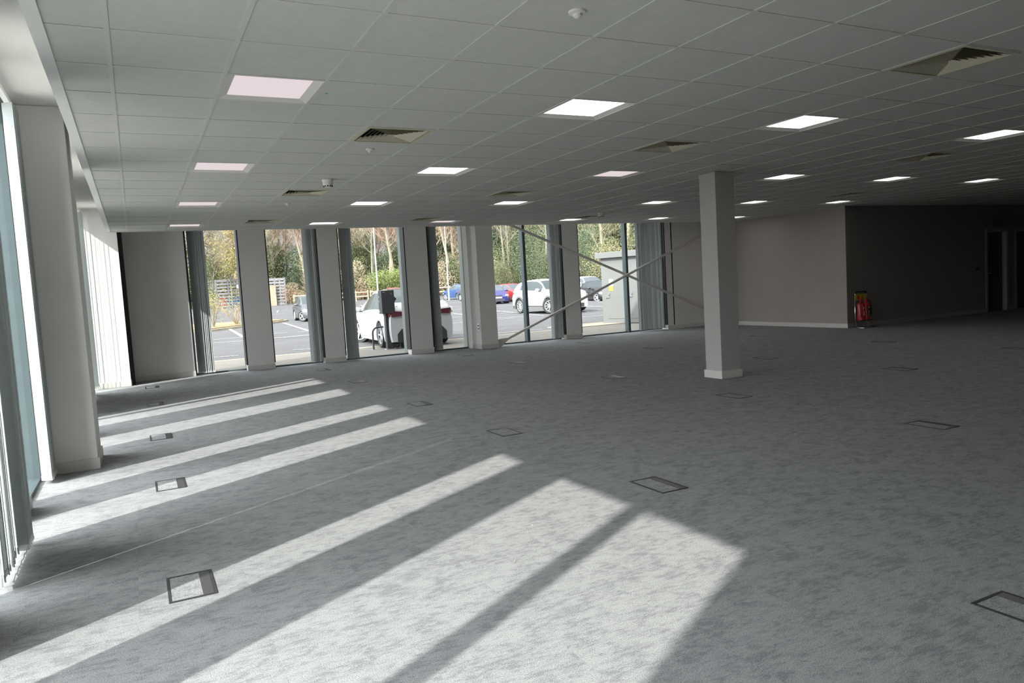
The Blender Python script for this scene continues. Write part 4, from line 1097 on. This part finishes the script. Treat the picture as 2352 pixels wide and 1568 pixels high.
    if plate:
        a = MB(); a.box(xf+0.012, xf+0.025, -0.26, 0.26, S['hz']-0.20, S['hz']-0.085); pl = a.build('number_plate', M['plate'], root)
        text(plate, 0.085, (xf+0.0265, 0, S['hz']-0.172), (PI/2, 0, PI/2), M['platetext'], pl)
    tag(root, label, cat)
    return root
EV = dict(wb=2.89, fo=0.86, ro=0.92, R=0.36, w=1.92, bot=0.19, nr=0.7, rr=0.35,
          top=[(-0.92, 0.98), (-0.86, 1.10), (-0.55, 1.21), (0.0, 1.42), (0.6, 1.57), (1.2, 1.62), (1.7, 1.58), (2.3, 1.33), (2.85, 1.04), (3.2, 0.94), (3.6, 0.80), (3.75, 0.62)],
          belt=[(-0.92, 0.95), (-0.6, 1.02), (0, 1.03), (1.0, 1.00), (2.3, 0.95), (2.85, 0.92), (3.3, 0.82), (3.75, 0.56)],
          side=[(0.0, 0.92), (0.99, 2.15)], ws=(1.75, 2.8), rw=(-0.50, 0.85), glassroof=(0.85, 1.75), mir=2.15, tz=0.93, tw=0.38, th=0.15, hz=0.66, handles=(0.55, 1.45), tlstripe=True)
car('white_electric_car', (7.52, 15.15, -0.10), math.radians(87), paint('car_paint_white', (0.78, 0.78, 0.80)), EV, 'white electric car parked with its tail to the windows and plugged in', tail='taildark', rim=5)
SUV = dict(wb=2.70, fo=0.88, ro=0.82, R=0.37, w=1.88, bot=0.24, nr=0.6, rr=0.3,
          top=[(-0.82, 1.02), (-0.70, 1.22), (-0.35, 1.52), (0.1, 1.62), (0.8, 1.66), (1.4, 1.62), (1.8, 1.47), (2.35, 1.13), (2.7, 1.08), (3.3, 0.96), (3.58, 0.70)],
          belt=[(-0.82, 0.98), (-0.4, 1.12), (0.3, 1.10), (1.2, 1.06), (2.3, 1.02), (2.8, 0.98), (3.3, 0.86), (3.58, 0.62)],
          side=[(0.0, 0.86), (0.92, 2.05)], ws=(1.55, 2.32), rw=(-0.72, -0.38), mir=1.95, tz=1.0, tw=0.42, th=0.10, hz=0.78, handles=(0.45, 1.35))
car('white_suv', (18.62, 28.14, gz(28.1)), math.radians(272.4), paint('car_paint_white_b', (0.80, 0.80, 0.79)), SUV, 'white suv with dark wheel arches and multi-spoke wheels behind the cross braces', claddings=True, rim=10)
HAT = dict(wb=2.45, fo=0.72, ro=0.58, R=0.30, w=1.68, bot=0.20, nr=0.55, rr=0.25,
          top=[(-0.58, 0.80), (-0.50, 1.02), (-0.30, 1.38), (-0.1, 1.46), (0.6, 1.50), (1.2, 1.46), (1.8, 1.12), (2.2, 0.96), (2.9, 0.82), (3.17, 0.60)],
          belt=[(-0.58, 0.76), (-0.3, 0.96), (0.4, 0.95), (1.4, 0.90), (2.2, 0.84), (2.8, 0.74), (3.17, 0.52)],
          side=[(-0.05, 0.72), (0.8, 1.72)], ws=(1.25, 1.95), rw=(-0.50, -0.22), mir=1.65, tz=0.86, tw=0.22, th=0.22, hz=0.62, handles=(0.4, 1.1))
car('blue_hatchback', (29.2, 61.63, gz(61.6)), math.radians(96.5), paint('car_paint_blue', (0.07, 0.14, 0.36), metal=0.3), HAT, 'mid blue hatchback seen from behind by the timber rail fence', rim=5, glass='carglasspale')
CIV = dict(wb=2.62, fo=0.86, ro=0.75, R=0.32, w=1.76, bot=0.18, nr=0.6, rr=0.3,
          top=[(-0.75, 0.85), (-0.6, 1.10), (-0.2, 1.36), (0.4, 1.45), (1.0, 1.44), (1.6, 1.22), (2.2, 0.98), (2.7, 0.86), (3.25, 0.72), (3.48, 0.52)],
          belt=[(-0.75, 0.80), (-0.3, 0.98), (0.5, 0.95), (1.6, 0.88), (2.4, 0.80), (3.1, 0.66), (3.48, 0.48)],
          side=[(-0.05, 0.72), (0.8, 1.75)], ws=(1.05, 2.15), rw=(-0.60, -0.15), mir=1.75, tz=0.86, tw=0.4, th=0.10, hz=0.62, handles=(0.45, 1.3))
car('blue_hatchback', (24.93, 46.99, gz(46)-0.03), math.radians(256), paint('car_paint_purple_blue', (0.045, 0.045, 0.25), metal=0.3), CIV, 'dark purple-blue hatchback facing the building in front of the red car', plate='LV08 MFA', glass='carglasspale')
car('red_hatchback', (27.06, 48.44, gz(47)-0.08), math.radians(276.4), paint('car_paint_red', (0.62, 0.035, 0.04)), HAT, 'red small hatchback between the purple-blue car and the white suv', rim=8, glass='carglasspale')
car('blue_saloon', (27.6, 57.0, gz(56)), math.radians(272), paint('car_paint_steel', (0.12, 0.17, 0.26), metal=0.4), CIV, 'steel blue car mostly hidden behind the red hatchback', glass='carglasspale')
car('black_hatchback', (29.4, 39.2, gz(38)-0.10), math.radians(258), paint('car_paint_black', (0.018, 0.018, 0.025)), CIV, 'black hatchback facing the building beside the grey cabinet', rim=5)
car('white_suv', (32.6, 46.0, gz(45)), math.radians(266), paint('car_paint_white_c', (0.74, 0.75, 0.77)), SUV, 'white suv parked behind the black hatchback', rim=8, glass='carglasspale')
car('silver_suv', (27.6, 44.6, gz(44)-0.05), math.radians(275), paint('car_paint_silver', (0.45, 0.50, 0.52), metal=0.4), SUV, 'silver suv whose roof shows above the white suv', glass='carglasspale')
car('grey_saloon', (9.95, 40.8, gz(39)), math.radians(268), paint('car_paint_grey', (0.14, 0.15, 0.16), metal=0.4), CIV, 'dark grey car half hidden by the blind in the second far window', rim=5)
car('red_hatchback', (23.0, 64.0, gz(64)), math.radians(85), paint('car_paint_dark_red', (0.5, 0.05, 0.06)), HAT, 'red car whose roof peeks out above the charging white car', glass='carglasspale')

# ------------------------------------------------------------------ light
sd = bpy.data.lights.new('sun', 'SUN'); sd.energy = 7.0; sd.angle = math.radians(0.9); sd.color = (1.0, 0.97, 0.92)
so = bpy.data.objects.new('sun', sd); C.objects.link(so)
so.rotation_euler = Vector((1.0, 0.605, -0.85)).to_track_quat('-Z', 'Y').to_euler()
so.location = (-20, -15, 25)
W = bpy.data.worlds.new('world'); bpy.context.scene.world = W; W.use_nodes = True
nt = W.node_tree; bg = nt.nodes['Background']
tc = nt.nodes.new('ShaderNodeTexCoord'); n = nt.nodes.new('ShaderNodeTexNoise'); n.inputs['Scale'].default_value = 2.2; n.inputs['Detail'].default_value = 5
rp = nt.nodes.new('ShaderNodeValToRGB'); rp.color_ramp.elements[0].position = 0.35; rp.color_ramp.elements[1].position = 0.65
rp.color_ramp.elements[0].color = (0.80, 0.85, 0.90, 1); rp.color_ramp.elements[1].color = (0.92, 0.94, 0.97, 1)
nt.links.new(tc.outputs['Generated'], n.inputs['Vector']); nt.links.new(n.outputs['Fac'], rp.inputs['Fac']); nt.links.new(rp.outputs['Color'], bg.inputs['Color'])
geo = nt.nodes.new('ShaderNodeNewGeometry'); dt = nt.nodes.new('ShaderNodeVectorMath'); dt.operation = 'DOT_PRODUCT'
dt.inputs[1].default_value = (0.69, 0.42, -0.59)      # hazy sky, brightest around the sun
nt.links.new(geo.outputs['Incoming'], dt.inputs[0])
mr = nt.nodes.new('ShaderNodeMapRange'); mr.inputs['From Min'].default_value = -1; mr.inputs['From Max'].default_value = 1
nt.links.new(dt.outputs['Value'], mr.inputs['Value'])
pw_ = nt.nodes.new('ShaderNodeMath'); pw_.operation = 'POWER'; pw_.inputs[1].default_value = 2.5; nt.links.new(mr.outputs[0], pw_.inputs[0])
ma = nt.nodes.new('ShaderNodeMath'); ma.operation = 'MULTIPLY_ADD'; ma.inputs[1].default_value = 10.5; ma.inputs[2].default_value = 0.5
nt.links.new(pw_.outputs[0], ma.inputs[0]); nt.links.new(ma.outputs[0], bg.inputs['Strength'])

# ------------------------------------------------------------------ camera
cd = bpy.data.cameras.new('camera'); cam = bpy.data.objects.new('camera', cd); C.objects.link(cam)
rt = Vector((0.88948422, -0.45324319, -0.05821031)); up = Vector((0.08627425, 0.04147129, 0.9954079)); fw = Vector((0.4487478, 0.89042167, -0.07599128))
m4 = Matrix(((rt.x, up.x, -fw.x, 0.60628), (rt.y, up.y, -fw.y, -4.7298), (rt.z, up.z, -fw.z, 1.43), (0, 0, 0, 1)))
cam.matrix_world = m4
cd.sensor_width = 36; cd.sensor_fit = 'HORIZONTAL'; cd.lens = 26.056; cd.clip_start = 0.05; cd.clip_end = 500
bpy.context.scene.camera = cam
sc = bpy.context.scene
sc.view_settings.view_transform = 'Standard'; sc.view_settings.look = 'None'
sc.view_settings.exposure = 0.18; sc.view_settings.gamma = 1.0; sc.view_settings.use_curve_mapping = False
